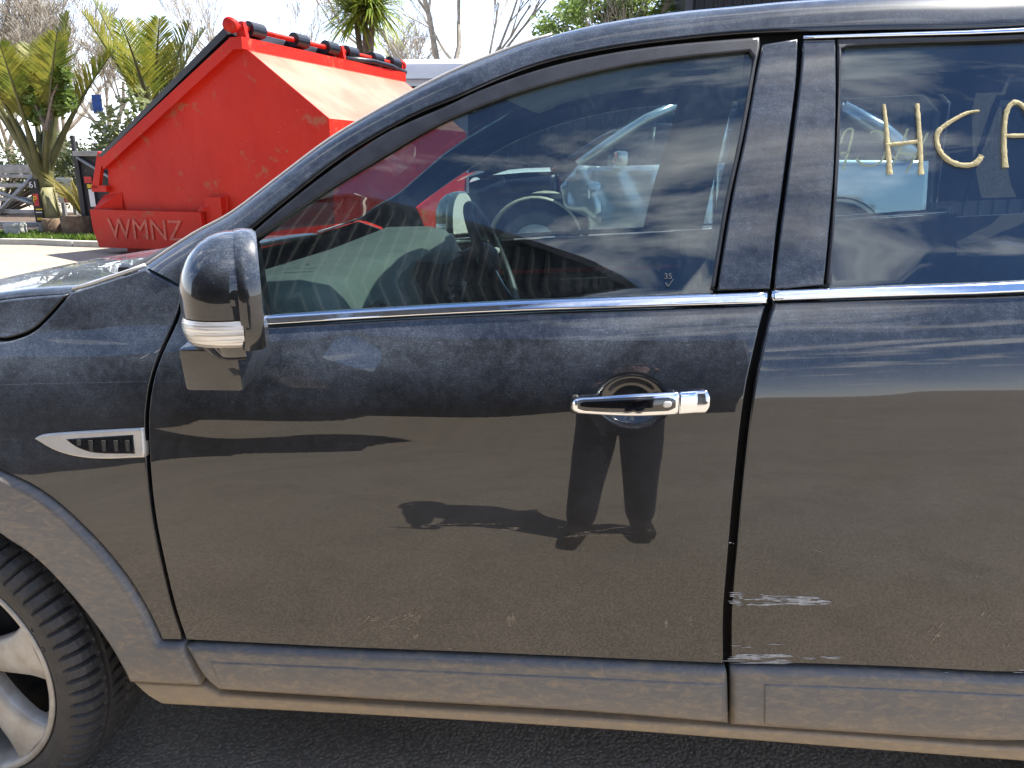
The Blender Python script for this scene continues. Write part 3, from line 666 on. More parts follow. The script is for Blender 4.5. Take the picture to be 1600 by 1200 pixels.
# ---- letters in window marker on the rear side window, and a check mark on the front pane
def stroke(name, pts, w, parent, mat, off=.0065):
    q = [hit(u, v, off) for u, v in pts]; w = w if isinstance(w, list) else [w]*len(q)
    q2 = dense(q, 6); w = [w[min(i//6, len(w)-1)]*(1-(i % 6)/6)+w[min(i//6+1, len(w)-1)]*((i % 6)/6) for i in range(len(q2))]; q = q2; w = [a*random.uniform(.82, 1.15) for a in w]; mb = MB(); L = []; n = len(q)
    for i in range(n):
        t = (q[min(i+1, n-1)]-q[max(i-1, 0)]).normalized(); nn = Sn(q[i].x, q[i].z); s = t.cross(nn).normalized(); ww = w[i] if isinstance(w, list) else w
        L.append([q[i]-s*ww, q[i]-s*ww*.6-nn*(-.0012), q[i]+s*ww*.6+nn*.0012, q[i]+s*ww])
    return mb.grid(L).build(name, mat, parent, smooth=True)
px_ = .0010
stroke('marker_stroke', [(1381, 163), (1385, 200), (1388, 240), (1390, 273)], [.0030, .0042, .0048, .0052], rdoor, M['chalk'])
stroke('marker_stroke', [(1433, 162), (1436, 200), (1438, 240), (1439, 273)], [.0036, .0044, .0046, .0055], rdoor, M['chalk'])
stroke('marker_stroke', [(1384, 226), (1410, 224), (1434, 221)], [.003, .0036, .0034], rdoor, M['chalk'])
stroke('marker_stroke', [(1530, 173), (1512, 176), (1492, 186), (1474, 198), (1465, 208), (1464, 222), (1470, 238), (1482, 250), (1498, 257), (1515, 258), (1527, 253), (1534, 243)], [.0018, .003, .0035, .004, .0046, .0046, .0046, .0048, .005, .005, .005, .0046], rdoor, M['chalk'])
stroke('marker_stroke', [(1571, 262), (1569, 230), (1570, 195), (1574, 172), (1584, 160), (1596, 163), (1606, 178), (1612, 210), (1618, 262)], [.005, .005, .0046, .0044, .0044, .0044, .0044, .0046, .005], rdoor, M['chalk'])
stroke('marker_stroke', [(1572, 212), (1592, 212), (1611, 211)], .0036, rdoor, M['chalk'])
M['scuff'] = simple('scraped_primer', (.30, .31, .32), .7, 0, .3, 80)
def smear_mat():
    m = simple('dry_mud_smear', (.24, .20, .15), .9, 0, .3, 60); nt = m.node_tree; p = nt.nodes['Principled BSDF']; o = nt.nodes['Material Output']; tr = nt.nodes.new('ShaderNodeBsdfTransparent'); mx = nt.nodes.new('ShaderNodeMixShader')
    nt.links.new(ramp(nt, noise(nt, coords(nt, (1, 1, 1)), 160, 4, .7), .35, .65, .25, .75), mx.inputs[0]); nt.links.new(p.outputs[0], mx.inputs[1]); nt.links.new(tr.outputs[0], mx.inputs[2]); nt.links.new(mx.outputs[0], o.inputs['Surface']); return m
M['smear'] = smear_mat()
def scuffs(door, regs, mat, ang=0.0, wk=1.0):
    mb = MB()
    for u0, u1, v0, v1, n, ln in regs:
        for _ in range(n):
            u = random.uniform(u0, u1); v = random.uniform(v0, v1); l = ln*random.uniform(.3, 1.3); w = wk*random.uniform(.4, 1.9); a = ang+random.gauss(0, .04); P_ = []
            for du, dv in ((-l/2, -w*.2), (-l*.2, -w/2), (l*.3, -w*.4), (l/2, w*.1), (l*.1, w/2), (-l*.3, w*.5)): q = hit(u+du*math.cos(a)-dv*math.sin(a), v+du*math.sin(a)+dv*math.cos(a), -.0006); P_.append(q)
            mb.add(P_, [tuple(range(6))])
    tag(mb.build('scuff_marks', mat, door), kind='stuff')
scuffs(rdoor, [(1143, 1200, 926, 946, 26, 18), (1195, 1290, 931, 945, 44, 44), (1150, 1215, 1006, 1012, 4, 25), (1145, 1225, 1022, 1037, 54, 40), (1255, 1330, 1026, 1030, 6, 22), (1300, 1600, 1046, 1054, 6, 16)], M['scuff'])
scuffs(rdoor, [(1141, 1147, 846, 852, 2, 5)], M['wtext'])
scuffs(fdoor, [(1085, 1130, 926, 945, 4, 16), (770, 1000, 822, 832, 6, 30), (640, 720, 1012, 1018, 6, 12), (1110, 1132, 1000, 1036, 3, 10)], M['smear'])
scuffs(fdoor, [(560, 585, 965, 988, 6, 22), (612, 655, 955, 975, 9, 24), (640, 655, 975, 995, 4, 12)], M['smear'], -.6, 3.5)
scuffs(fdoor, [(794, 806, 960, 976, 5, 18), (1040, 1048, 960, 985, 3, 16), (1074, 1080, 960, 980, 3, 14)], M['smear'], 1.45, 4)
scuffs(fdoor, [(700, 1000, 818, 838, 14, 60), (300, 1120, 880, 1000, 18, 26)], M['smear'], -.05, .5)
scuffs(rdoor, [(1240, 1340, 760, 830, 8, 30), (1180, 1420, 850, 900, 10, 40)], M['smear'], .25, .6)
scuffs(rdoor, [(1455, 1500, 965, 1005, 7, 26), (1530, 1548, 950, 985, 4, 14), (1565, 1592, 1000, 1010, 3, 10)], M['smear'], -.95, 2.5)
scuffs(fender, [(215, 262, 545, 560, 2, 30)], M['scuff'], -.55)
cm = hit(1044, 432, .005); nn = Sn(cm.x, cm.z); up = Vector((0, nn.z, -nn.y))
M['etch'] = simple('etched_white', (.10, .11, .12), .7)
put_text('etched_mark', '35', .015, M['etch'], fdoor, cm+nn*.001, (1, 0, 0), -up if up.z < 0 else up, .0003)
stroke('etched_tick', [(1040, 442), (1044, 447), (1052, 436)], .0008, fdoor, M['etch'], .004)
# ---- door mirror
def door_mirror():
    xr, yc, zb, zt = 0.0, 0.0, 1.160, 1.342
    rot = Matrix.Translation((-.543, -.135, -.017)) @ Matrix.Rotation(R_(24), 4, 'Z')
    def ks(z):
        t = max(0, (z-1.242)/(zt-1.242)); return math.sqrt(max(0.0, 1-min(t, 1)**2.05))
    def sec(z, e=0, n=26, x1=0.0, ph0=-1, ph1=1):
        k = ks(z); A = .090*(.10+.90*k)+e; B = (.088*(.16+.84*k)+e); out = []
        if z < 1.21: q = (1.21-z)/.045; A *= 1-.10*q*q; B *= 1-.06*q*q
        for i in range(n+1):
            p = math.pi/2*(ph0+(ph1-ph0)*i/n); out.append((x1-A*max(0, math.cos(p))**.75, yc+B*math.copysign(abs(math.sin(p))**.85, math.sin(p)), z))
        return out
    T = lambda mb: setattr(mb, 'v', [tuple(rot @ Vector(v)) for v in mb.v]) or mb
    zs = [1.218+(zt-1.218)*(1-(1-i/22)**1.8) for i in range(23)]
    mb = MB().grid([sec(z) for z in zs]); mb.f.append(tuple(22*27+k for k in range(27)))
    o = T(mb).build('door_mirror', M['paint'], suv, smooth=True)
    lw = MB().grid([sec(1.176+.040*i/5, .0035*math.sin(math.pi*i/5)**.4-.001) for i in range(6)]); lw.f.append(tuple(range(27)))
    T(lw).build('indicator_lamp', M['lamp'], o, smooth=True)
    lo = MB().grid([sec(1.150+.026*i/4, -.012-.012*(1-i/4)) for i in range(5)]); lo.f.append(tuple(range(27))); T(lo).build('mirror_lower_shell', M['piano'], o, smooth=True)
    # bezel: the rear outline pulled back
    out = [(p[1], p[2]) for p in [(0, -.086, 1.172)]+[sec(z)[0] for z in zs]+[sec(z)[-1] for z in zs[::-1]]+[(0, .086, 1.172)]]
    bz = MB()
    rows = [[(x, y*k, 1.24+(z-1.24)*k) for y, z in out] for x, k in ((-.004, .985), (-.002, 1.02), (.010, 1.03), (.024, 1.015), (.030, .97))]
    bz.grid(rows, True); T(bz).build('mirror_bezel', M['paint'], o, smooth=True)
    gl = MB(); gl.add([(.026, y*.96, 1.24+(z-1.24)*.96) for y, z in out], [tuple(range(len(out)))]); T(gl).build('mirror_glass', M['mirror'], o)
    ft = MB().box((-.598, -.086, 1.118), (.096, .15, .074), Euler((R_(9), 0, R_(3))), .008); ft.build('mirror_foot', M['paint'], o, autos=.5)
    return o
part(door_mirror())
# ---- wheels
def tread_ring(c, n, prof):
    rows = []
    for r, h, g in prof:
        row = []
        for k in range(n):
            q = 2*math.pi*(k+(.5 if g == 2 else 0))/n; rr = r-(.011 if g and k % 5 == 0 else 0); row.append((c[0]+rr*math.cos(q), c[1]+h, c[2]+rr*math.sin(q)))
        rows.append(row)
    return MB().grid(rows, True)
def wheel(cx, steer, side, text=False):
    w = D.objects.new('wheel', None); COL.objects.link(w); w.parent = suv; w.matrix_parent_inverse = suv.matrix_basis.inverted()
    y = .155; c = (0, 0, 0); n = 360
    P = [(.260, -.098, 0), (.268, -.108, 0), (.275, -.115, 0), (.290, -.122, 0), (.306, -.1255, 0), (.310, -.1275, 0), (.318, -.1265, 0), (.330, -.1225, 1), (.342, -.112, 1), (.350, -.100, 1), (.354, -.085, 1), (.3555, -.066, 1), (.3555, -.060, 0), (.347, -.058, 0), (.347, -.048, 0), (.3565, -.046, 0), (.357, -.03, 2), (.357, -.008, 2), (.349, -.005, 0), (.349, .005, 0), (.357, .008, 2), (.3565, .046, 0), (.347, .048, 0), (.347, .058, 0), (.3555, .060, 1), (.354, .085, 1), (.342, .112, 1), (.318, .1265, 0), (.275, .113, 0), (.26, .098, 0)]
    tread_ring(c, n, P).build('tyre', M['tyre'], w, smooth=False, local=True)
    rim = MB().lathe([(.260, -.099), (.2645, -.108), (.269, -.111), (.2685, -.115), (.260, -.117), (.254, -.113), (.250, -.10), (.244, -.088), (.237, -.06), (.230, .09), (.258, .10)], 96, c)
    ro = rim.build('rim', M['alloy'], w, smooth=True, local=True)
    disc = MB().lathe([(.03, -.02), (.15, -.02), (.15, 0), (.212, .0), (.212, .05)], 48, c); disc.build('brake_disc', M['void'], w, smooth=True, local=True)
    for k in range(6):
        q = 2*math.pi*k/6+.30; rows = []
        for i in range(9):
            t = i/8; r = .045+(.252-.045)*t; hw = .030+.030*t**1.4+(.02*max(0, t-.8)/.2); yy = -.078-.026*math.sin(t*1.9)-.004*t; row = []
            for a, dy in ((-1, .03), (-1, .006), (-.86, -.001), (-.4, -.006), (.4, -.006), (.86, -.001), (1, .006), (1, .03)):
                x, z = r, a*hw; row.append((x*math.cos(q)-z*math.sin(q), yy+dy, x*math.sin(q)+z*math.cos(q)))
            rows.append(row)
        MB().grid(rows).build('spoke', M['alloy'], ro, smooth=True, local=True)
    MB().lathe([(.0, -.108), (.03, -.108), (.038, -.103), (.06, -.092), (.062, -.04)], 40, c).build('hub_cap', M['alloy'], ro, smooth=True, local=True)
    if text:
        for k, ch in enumerate('HT152'):
            if ch == ' ': continue
            q = R_(62-9.0*k-(6 if k > 1 else 0)); me = text_mesh(ch, .030, .0016)
            m = Matrix.Rotation(math.pi/2, 4, 'X'); rr = .296; m = Matrix.Translation((rr*math.cos(q), -.1225, rr*math.sin(q))) @ Matrix.Rotation(-(q-math.pi/2), 4, 'Y') @ m
            me.transform(m); me.materials.clear(); tx = link('tyre_lettering', me, M['tyre_text'], w, True)
    w.location = (cx, y if side == 0 else CW-y, ZW); w.rotation_euler = (0, 0, steer+(math.pi if side else 0)); return w
wheel(XF, R_(-7), 0, True); wheel(XR, 0, 0); wheel(XF, R_(-7), 1); wheel(XR, 0, 1)
for s in (0, 1):
    for cx in (XF, XR):
        yy = .085 if s == 0 else CW-.085; d = 1 if s == 0 else -1
        rows = [[(cx+.45*math.cos(a), yy+d*h, .40+.45*math.sin(a)) for a in np.linspace(R_(-12), R_(192), 30)] for h in (-.035, .02, .35)]
        MB().grid(rows).build('wheel_well_liner', M['void'], suv, smooth=True)
        MB().add([(cx+.46*math.cos(a), yy+d*.35, .40+.46*math.sin(a)) for a in np.linspace(R_(-20), R_(200), 30)], [tuple(range(30))]).build('wheel_well_liner', M['void'], suv)
# ---- interior
def dash():
    ys = [.20, .22, .26, .35, .5, .7, .85, 1.0, 1.08, 1.2, 1.32, 1.44, 1.50, 1.56, 1.62, 1.64]; rows = []
    for y in ys:
        e = 0 if .21 < y < 1.63 else .06
        hump = math.exp(-((y-1.30)/.17)**4)*.035; ctr = math.exp(-((y-.92)/.14)**4)
        top = 1.196+hump; xr = -.50+.06*ctr+.05*hump/.035
        pr = [(-1.02, 1.10), (-.93, 1.135), (-.80, 1.175), (-.68, top-.004), (xr-.09, top), (xr-.03, top-.012), (xr, top-.04), (xr+.008+.03*(1-ctr), 1.10), (xr+.015+.035*(1-ctr), 1.03), (xr+.0, .93), (xr-.05, .80), (xr-.1, .6)]
        rows.append([(x-(e if j > 3 else 0), y, z-(e*.5 if j > 3 else 0)) for j, (x, z) in enumerate(pr)])
    mb = MB().grid(rows); mb.f.append(tuple(range(12))); mb.f.append(tuple(15*12+k for k in range(12)))
    return mb.build('dashboard', M['dash'], suv, smooth=True)
dsh = dash()
# centre stack with vents, screen, column, wheel
mb = MB().box((-.445, .92, .98), (.10, .30, .40), Euler((0, .12, 0)), .03); mb.build('centre_stack', M['inside'], dsh, autos=.5)
for yy in (.84, 1.0):
    v = MB(); c = Vector((-.395, yy, 1.11)); v.lathe([(.0, 0), (.05, 0)], 24, (0, 0, 0))
    v.v = [(c.x+.01+p[1], c.y+p[0]*.9, c.z+p[2]*1.15) for p in v.v]; o = v.build('air_vent', M['void'], dsh)
    for k in range(5): MB().box((c.x+.013, yy, 1.07+.02*k), (.014, .082, .005), Euler((0, .4, 0)), .001).build('vent_blade', M['inside'], o)
v = MB().box((-.462, .32, 1.10), (.02, .11, .075), Euler((0, .2, 0)), .012); o = v.build('air_vent', M['inside'], dsh, autos=.5)
for k in range(4): MB().box((-.448, .32, 1.075+.017*k), (.012, .095, .005), Euler((0, .4, 0)), .001).build('vent_blade', M['void'], o)
MB().box((-.385, .92, 1.02), (.012, .20, .10), Euler((0, .12, 0)), .004).build('display_screen', M['piano'], dsh, autos=.5)
for yy in (1.08,): MB().box((-.395, yy, 1.02), (.016, .020, .12), Euler((0, .3, 0)), .004).build('button_strip', M['satin'], dsh, autos=.5)
def steering():
    c = Vector((-.318, 1.30, 1.138)); t = R_(25); n = Vector((math.cos(t), 0, math.sin(t))); up = Vector((-math.sin(t), 0, math.cos(t))); sd = Vector((0, 1, 0)); Rr = .178
    pts = [c+(up*math.cos(a)+sd*math.sin(a))*Rr for a in np.linspace(0, 2*math.pi, 49)]
    w = MB().tube(pts, .0165, 12, False).build('steering_wheel', M['inside'], suv, smooth=True)
    m = MB()
    for a in (90, -90, 180): d = up*math.cos(R_(a))+sd*math.sin(R_(a)); m.tube([c+d*.04-n*.03, c+d*.11-n*.02, c+d*Rr], [.022, .017, .012], 10)
    m.build('wheel_spoke', M['satin'], w, smooth=True)
    h = MB(); rows = []
    for k in range(7):
        q = k/6*math.pi/2; rows.append([c-n*.03+n*.05*math.sin(q)+(up*math.cos(a)*.058+sd*math.sin(a)*.075)*max(.001, math.cos(q)) for a in np.linspace(0, 2*math.pi, 25)[:-1]])
    h.grid(rows, True).build('airbag_pad', M['inside'], w, smooth=True)
    MB().tube([c-n*.02, c-n*.14, c-n*.30], [.05, .062, .075], 16).build('steering_column', M['inside'], w, smooth=True)
steering()
MB().box((-.0, CW/2, .62), (.9, .26, .24), None, .05).build('centre_console', M['inside'], suv, autos=.5)
for yy in (.48, 1.36):
    MB().box((.05, yy, .62), (.55, .5, .18), Euler((0, .1, 0)), .06).build('seat_cushion', M['inside'], suv, autos=.6)
MB().box((1.1, CW/2, .66), (.55, 1.4, .18), Euler((0, .1, 0)), .06).build('seat_cushion', M['inside'], suv, autos=.6)
MB().box((1.42, CW/2, .92), (.16, 1.36, .52), Euler((0, .15, 0)), .06).build('rear_backrest', M['inside'], suv, autos=.6)
# strokes of window marker on the windscreen (they shade the dashboard)
def ws_stroke(pts, w=.006):
    q = []
    for s, t in pts:            # s: along the pillar 0..1, t: across 0..1
        f = s*(len(ws)-1); i = min(int(f), len(ws)-2); a = f-i; g = t*20; j = min(int(g), 19); b = g-j
        p = (ws[i][j]*(1-b)+ws[i][j+1]*b)*(1-a)+(ws[i+1][j]*(1-b)+ws[i+1][j+1]*b)*a; q.append(p)
    mb = MB(); L = []
    for i in range(len(q)):
        t = (q[min(i+1, len(q)-1)]-q[max(i-1, 0)]).normalized(); nn = Vector((-.5, 0, .86)); s = t.cross(nn).normalized(); L.append([q[i]-s*w+nn*.002, q[i]+nn*.004, q[i]+s*w+nn*.002])
    mb.grid(L).build('windscreen_marker_stroke', M['chalk'], suv)
for k, t0 in enumerate((.12, .22, .32)):
    if k == 0: ws_stroke([(.25, t0), (.70, t0)]); ws_stroke([(.25, t0+.06), (.70, t0+.06)]); ws_stroke([(.47, t0), (.47, t0+.06)])
    if k == 1: ws_stroke([(.62+.0*a, t0+.06) if a == 0 else (.475+.22*math.cos(a*.5+.2), t0+.035-.035*math.sin(a*.5+.2)) for a in range(7)])
    if k == 2: ws_stroke([(.25, t0), (.72, t0+.03), (.25, t0+.06)]); ws_stroke([(.45, t0+.01), (.45, t0+.05)])
# ---- the far flank: mirrored copies sharing the mesh data
def mirror_copy(o, parent):
    c = o.copy(); COL.objects.link(c); c.parent = parent
    if parent is suv:
        c.matrix_parent_inverse = Matrix.Identity(4)
        c.matrix_basis = suv.matrix_basis.inverted() @ Matrix.Translation((0, CW, 0)) @ Matrix.Diagonal((1, -1, 1, 1))
    for ch in [x for x in D.objects if x.parent is o and not x.name.startswith(('marker', 'scuff', 'etched'))]: mirror_copy(ch, c)
    return c
for o in list(LEFT): mirror_copy(o, suv)
# writing on the far rear window, seen from behind through the car
def far_stroke(pts, w):
    q = []
    for x, y in pts:
        d = ray(1280+.2*x, 120+.2*y); a, b = 2.0, 4.5
        for _ in range(30):
            m = .5*(a+b); p = CAM+d*m
            if p[1] > CW-S(p[0], p[2])-.006: b = m
            else: a = m
        q.append(Vector(CAM+d*a))
    q = dense(q, 5); L = []
    for i in range(len(q)):
        t = (q[min(i+1, len(q)-1)]-q[max(i-1, 0)]).normalized(); nn = Vector((0, .9, .43)); s_ = t.cross(nn).normalized(); ww = w*random.uniform(.8, 1.15); L.append([q[i]-s_*ww, q[i]+nn*.001, q[i]+s_*ww])
    MB().grid(L).build('marker_stroke', M['chalk'], suv, smooth=True)
for P_ in ([(165, 520), (195, 440), (230, 408), (262, 425), (230, 570), (185, 725)], [(165, 597), (225, 590)], [(398, 438), (440, 424), (495, 440), (525, 500), (525, 570), (500, 635), (465, 675), (400, 700), (330, 682), (288, 638)], [(692, 405), (640, 540), (575, 690)], [(848, 438), (770, 590), (675, 752)], [(625, 598), (760, 610)]): far_stroke(P_, .0042)

# ================================================================== SHED BEHIND THE PHOTOGRAPHER (seen mirrored in the car)
def shed():
    y0 = -11.2; xl, xr = -36.0, 2.1; ap = (-8.0, 15.2); el, er = 9.0, 9.4
    r = root('corrugated_shed', (-8.0, y0, 0), 'dark corrugated steel gable shed across the yard, mirrored in the black car', 'shed')
    def top(x): return er+(ap[1]-er)*(xr-x)/(xr-ap[0]) if x > ap[0] else el+(ap[1]-el)*(x-xl)/(ap[0]-xl)
    def wall(a, b, zb, name):
        rows = [[], []]; x = a
        while x < b-1e-6:
            for dx, d in ((0, 0), (.236, 0), (.276, .06), (.360, .06), (.40, 0)):
                if x+dx > b+1e-6: break
                zz = top(x+dx); rows[0].append((x+dx, y0+d, zb)); rows[1].append((x+dx, y0+d, zz))
            x += .40
        MB().grid(rows).build(name, M['shed'], r)
    wall(xl, -16.0, 0, 'wall_cladding'); wall(-10.0, xr, 0, 'wall_cladding'); wall(-16.0, -10.0, 5.4, 'wall_cladding')
    d = MB(); rows = []
    for i in range(61): z = 5.4*i/60; rows.append([(-16.0, y0-.12+.018*math.sin(i*math.pi/1.5), z), (-10.0, y0-.12+.018*math.sin(i*math.pi/1.5), z)])
    d.grid(rows).build('roller_door', M['char'], r)
    for a, b in (((xl-.15, el-.1), ap), (ap, (xr+.15, er-.1))):
        A, B = Vector((a[0], y0+.06, a[1])), Vector((b[0], y0+.06, b[1])); t = (B-A).normalized(); n = Vector((-t.z, 0, t.x))
        MB().prism([A-n*.14, B-n*.14, B+n*.05, A+n*.05], (0, .03, 0)).build('barge_board', M['char'], r)
        MB().prism([A+n*.0, B+n*.0, B+n*.04, A+n*.04], (0, -12, 0)).build('roof_sheet', M['shed'], r)
    MB().box((xr+.01, y0-6, er/2), (.04, 12, er)).build('side_wall', M['shed'], r)
    MB().box((xl-.01, y0-6, el/2), (.04, 12, el)).build('side_wall', M['shed'], r)
    MB().box((xr+.0, y0+.03, er/2), (.12, .05, er)).build('corner_flashing', M['char'], r)
    MB().tube([(xr+.09, y0+.06, 0), (xr+.09, y0+.06, er)], .045, 12).build('downpipe', M['char'], r, smooth=True)
shed()
# ================================================================== PHOTOGRAPHER (seen mirrored in the door)
def skin_body(name, joints, bones, mat, parent, sub=2):
    me = D.meshes.new(name); idx = {k: i for i, k in enumerate(joints)}
    me.from_pydata([joints[k][0] for k in joints], [(idx[a], idx[b]) for a, b in bones], []); o = link(name, me, None, parent)
    o.modifiers.new('s', 'SKIN'); sk = me.skin_vertices[0].data if me.skin_vertices else None
    if sk is None: me.skin_vertices.new() if hasattr(me.skin_vertices, 'new') else None; sk = me.skin_vertices[0].data
    for i, k in enumerate(joints): rr = joints[k][1]; sk[i].radius = rr if isinstance(rr, tuple) else (rr, rr)
    sk[0].use_root = True; m = o.modifiers.new('u', 'SUBSURF'); m.levels = sub; m.render_levels = sub
    dg = bpy.context.evaluated_depsgraph_get(); nm = D.meshes.new_from_object(o.evaluated_get(dg)); o.modifiers.clear(); o.data = nm
    nm.polygons.foreach_set('use_smooth', [True]*len(nm.polygons)); nm.materials.clear(); nm.materials.append(mat); return o
def person():
    bx, by = .10, -1.70
    p = root('person', (bx, by, 0), 'person in dark jacket and navy trousers photographing the car, seen in its door', 'person')
    # body (skin) one continuous figure
    J = {'pel': ((bx, by, .93), .13), 'sp': ((bx, by, 1.10), .135), 'ch': ((bx, by-.01, 1.30), .155), 'nk': ((bx, by+.01, 1.47), .06), 'hd0': ((bx, by+.03, 1.53), .075), 'hd': ((bx, by+.045, 1.62), .092), 'hd2': ((bx, by+.035, 1.69), .07)}
    for s, n in ((-1, 'l'), (1, 'r')):
        fx = bx+s*(.13 if s < 0 else .13); fy = by+(.06 if s < 0 else -.05)
        J.update({n+'hip': ((bx+s*.09, by, .88), .10), n+'kn': ((bx+s*.105, by+.04, .48), .062), n+'an': ((fx, fy-.02, .09), .045), n+'to': ((fx+s*.03, fy+.15, .04), .036)})
        J.update({n+'sh': ((bx+s*.17, by, 1.40), .065), n+'el': ((bx+s*.24, by+.09, 1.16), .05), n+'wr': ((bx+s*.07-.04, by+.265, 1.345), .034), n+'pm': ((bx+s*.055-.05, by+.29, 1.385), .034)})
    B = [('pel', 'sp'), ('sp', 'ch'), ('ch', 'nk'), ('nk', 'hd0'), ('hd0', 'hd'), ('hd', 'hd2')]
    for n in 'lr': B += [('pel', n+'hip'), (n+'hip', n+'kn'), (n+'kn', n+'an'), (n+'an', n+'to'), ('ch', n+'sh'), (n+'sh', n+'el'), (n+'el', n+'wr'), (n+'wr', n+'pm')]
    JB_ = {k: v for k, v in J.items() if k not in ('lto', 'rto')}
    for n in 'lr': a = Vector(J[n+'kn'][0]); JB_[n+'an'] = (tuple(a+(Vector(J[n+'an'][0])-a)*.6), .04)
    skin_body('body', JB_, [x for x in B if 'to' not in x[1]], M['skin'], p)
    # clothing: same chains a little thicker
    JT = {k: (v[0], v[1]+.018) for k, v in J.items() if k in ('pel', 'lhip', 'rhip', 'lkn', 'rkn', 'lan', 'ran')}
    JT['pel'] = (J['pel'][0], .155)
    for n in 'lr': a = Vector(J[n+'kn'][0]); b = Vector(J[n+'an'][0]); JT[n+'an'] = (tuple(a+(b-a)*1.10), .068); JT[n+'kn'] = (J[n+'kn'][0], .085)
    skin_body('trousers', JT, [('pel', 'lhip'), ('pel', 'rhip'), ('lhip', 'lkn'), ('rhip', 'rkn'), ('lkn', 'lan'), ('rkn', 'ran')], M['cloth'], p)
    JJ = {'sp': ((bx, by, .84), .195), 'sp2': ((bx, by, 1.14), .165), 'ch': (J['ch'][0], .175), 'nk': ((bx, by, 1.44), .085)}
    for n in 'lr':
        for k in ('sh', 'el', 'wr'): JJ[n+k] = (J[n+k][0], J[n+k][1]+.022)
    skin_body('jacket', JJ, [('sp', 'sp2'), ('sp2', 'ch'), ('ch', 'nk')]+[x for n in 'lr' for x in (('ch', n+'sh'), (n+'sh', n+'el'), (n+'el', n+'wr'))], M['jacket'], p)
    for n in 'lr':
        a = Vector(J[n+'an'][0]); t = Vector(J[n+'to'][0])
        JB = {'a': (tuple(a+Vector((0, 0, .18))), .058), 'b': (tuple(a+Vector((0, -.02, -.035))), .055), 'c': (tuple((a+t)/2+Vector((0, 0, -.01))), .05), 'd': (tuple(t+Vector((0, .01, .005))), .043)}
        skin_body('boot', JB, [('a', 'b'), ('b', 'c'), ('c', 'd')], M['boot'], p, 1)
    h = MB(); c = Vector((bx, by+.028, 1.655)); rows = []
    for i in range(9):
        q = math.pi*i/16-.12; rows.append([(c.x+.103*math.cos(a)*math.cos(q), c.y+.116*math.sin(a)*math.cos(q)-.015, c.z+.112*math.sin(q)+(.02 if math.sin(a) > .4 else -.045*max(0, -math.sin(a))*(1-i/8))) for a in np.linspace(0, 2*math.pi, 25)[:-1]])
    h.grid(rows, True).build('hair', M['hair'], p, smooth=True)
    f = MB().tube([(bx, by+.125, 1.635), (bx, by+.15, 1.60), (bx, by+.13, 1.588)], [.010, .016, .010], 8); f.build('nose', M['skin'], p, smooth=True)
    for s in (-1, 1):
        MB().tube([(bx+s*.036, by+.120, 1.638), (bx+s*.036, by+.134, 1.638)], [.013, .006], 10).build('eye', M['boot'], p, smooth=True)
        MB().tube([(bx+s*.094, by+.03, 1.65), (bx+s*.104, by+.025, 1.625), (bx+s*.095, by+.035, 1.595)], [.012, .018, .009], 8).build('ear', M['skin'], p, smooth=True)
    MB().tube([(bx-.028, by+.122, 1.558), (bx, by+.131, 1.556), (bx+.028, by+.122, 1.558)], [.004, .007, .004], 8).build('mouth', simple('lips', (.38, .17, .14), .5), p, smooth=True)
    for s, n in ((-1, 'l'), (1, 'r')):
        w = Vector(J[n+'pm'][0])
        for k in range(4):
            z = w.z+.012-.021*k; L = (.9, 1, .95, .78)[k]
            MB().tube([w+Vector((-s*.005, .02, z-w.z)), w+Vector((-s*.012, .05*L, z-w.z)), w+Vector((-s*.030*L, .066*L, z-w.z)), w+Vector((-s*.055*L, .062, z-w.z))], [.0095, .009, .0085, .006], 8).build('finger', M['skin'], p, smooth=True)
        MB().tube([w+Vector((-s*.01, .0, -.02)), w+Vector((-s*.03, .018, .005)), w+Vector((-s*.045, .03, .028))], [.012, .0105, .008], 8).build('thumb', M['skin'], p, smooth=True)
    ph = MB().box((0.0, CAM[1]-.040, CAM[2]-.012), (.148, .008, .072), Euler((R_(-18), 0, R_(5.5))), .003)
    tag(ph.build('phone', M['piano']), 'slim black phone held up sideways by the person in dark clothes', 'phone')
person()
# ---- from here on heights are counted from the upper yard, GR above the SUV's ground; everything is lifted by GR at the end
BEFORE = set(o.name for o in D.objects)
_onY, _onZ = onY, onZ
def onY(u, v, y): p = _onY(u, v, y); p.z -= GR; return p
def onZ(u, v, z=0): p = _onZ(u, v, z+GR); p.z -= GR; return p
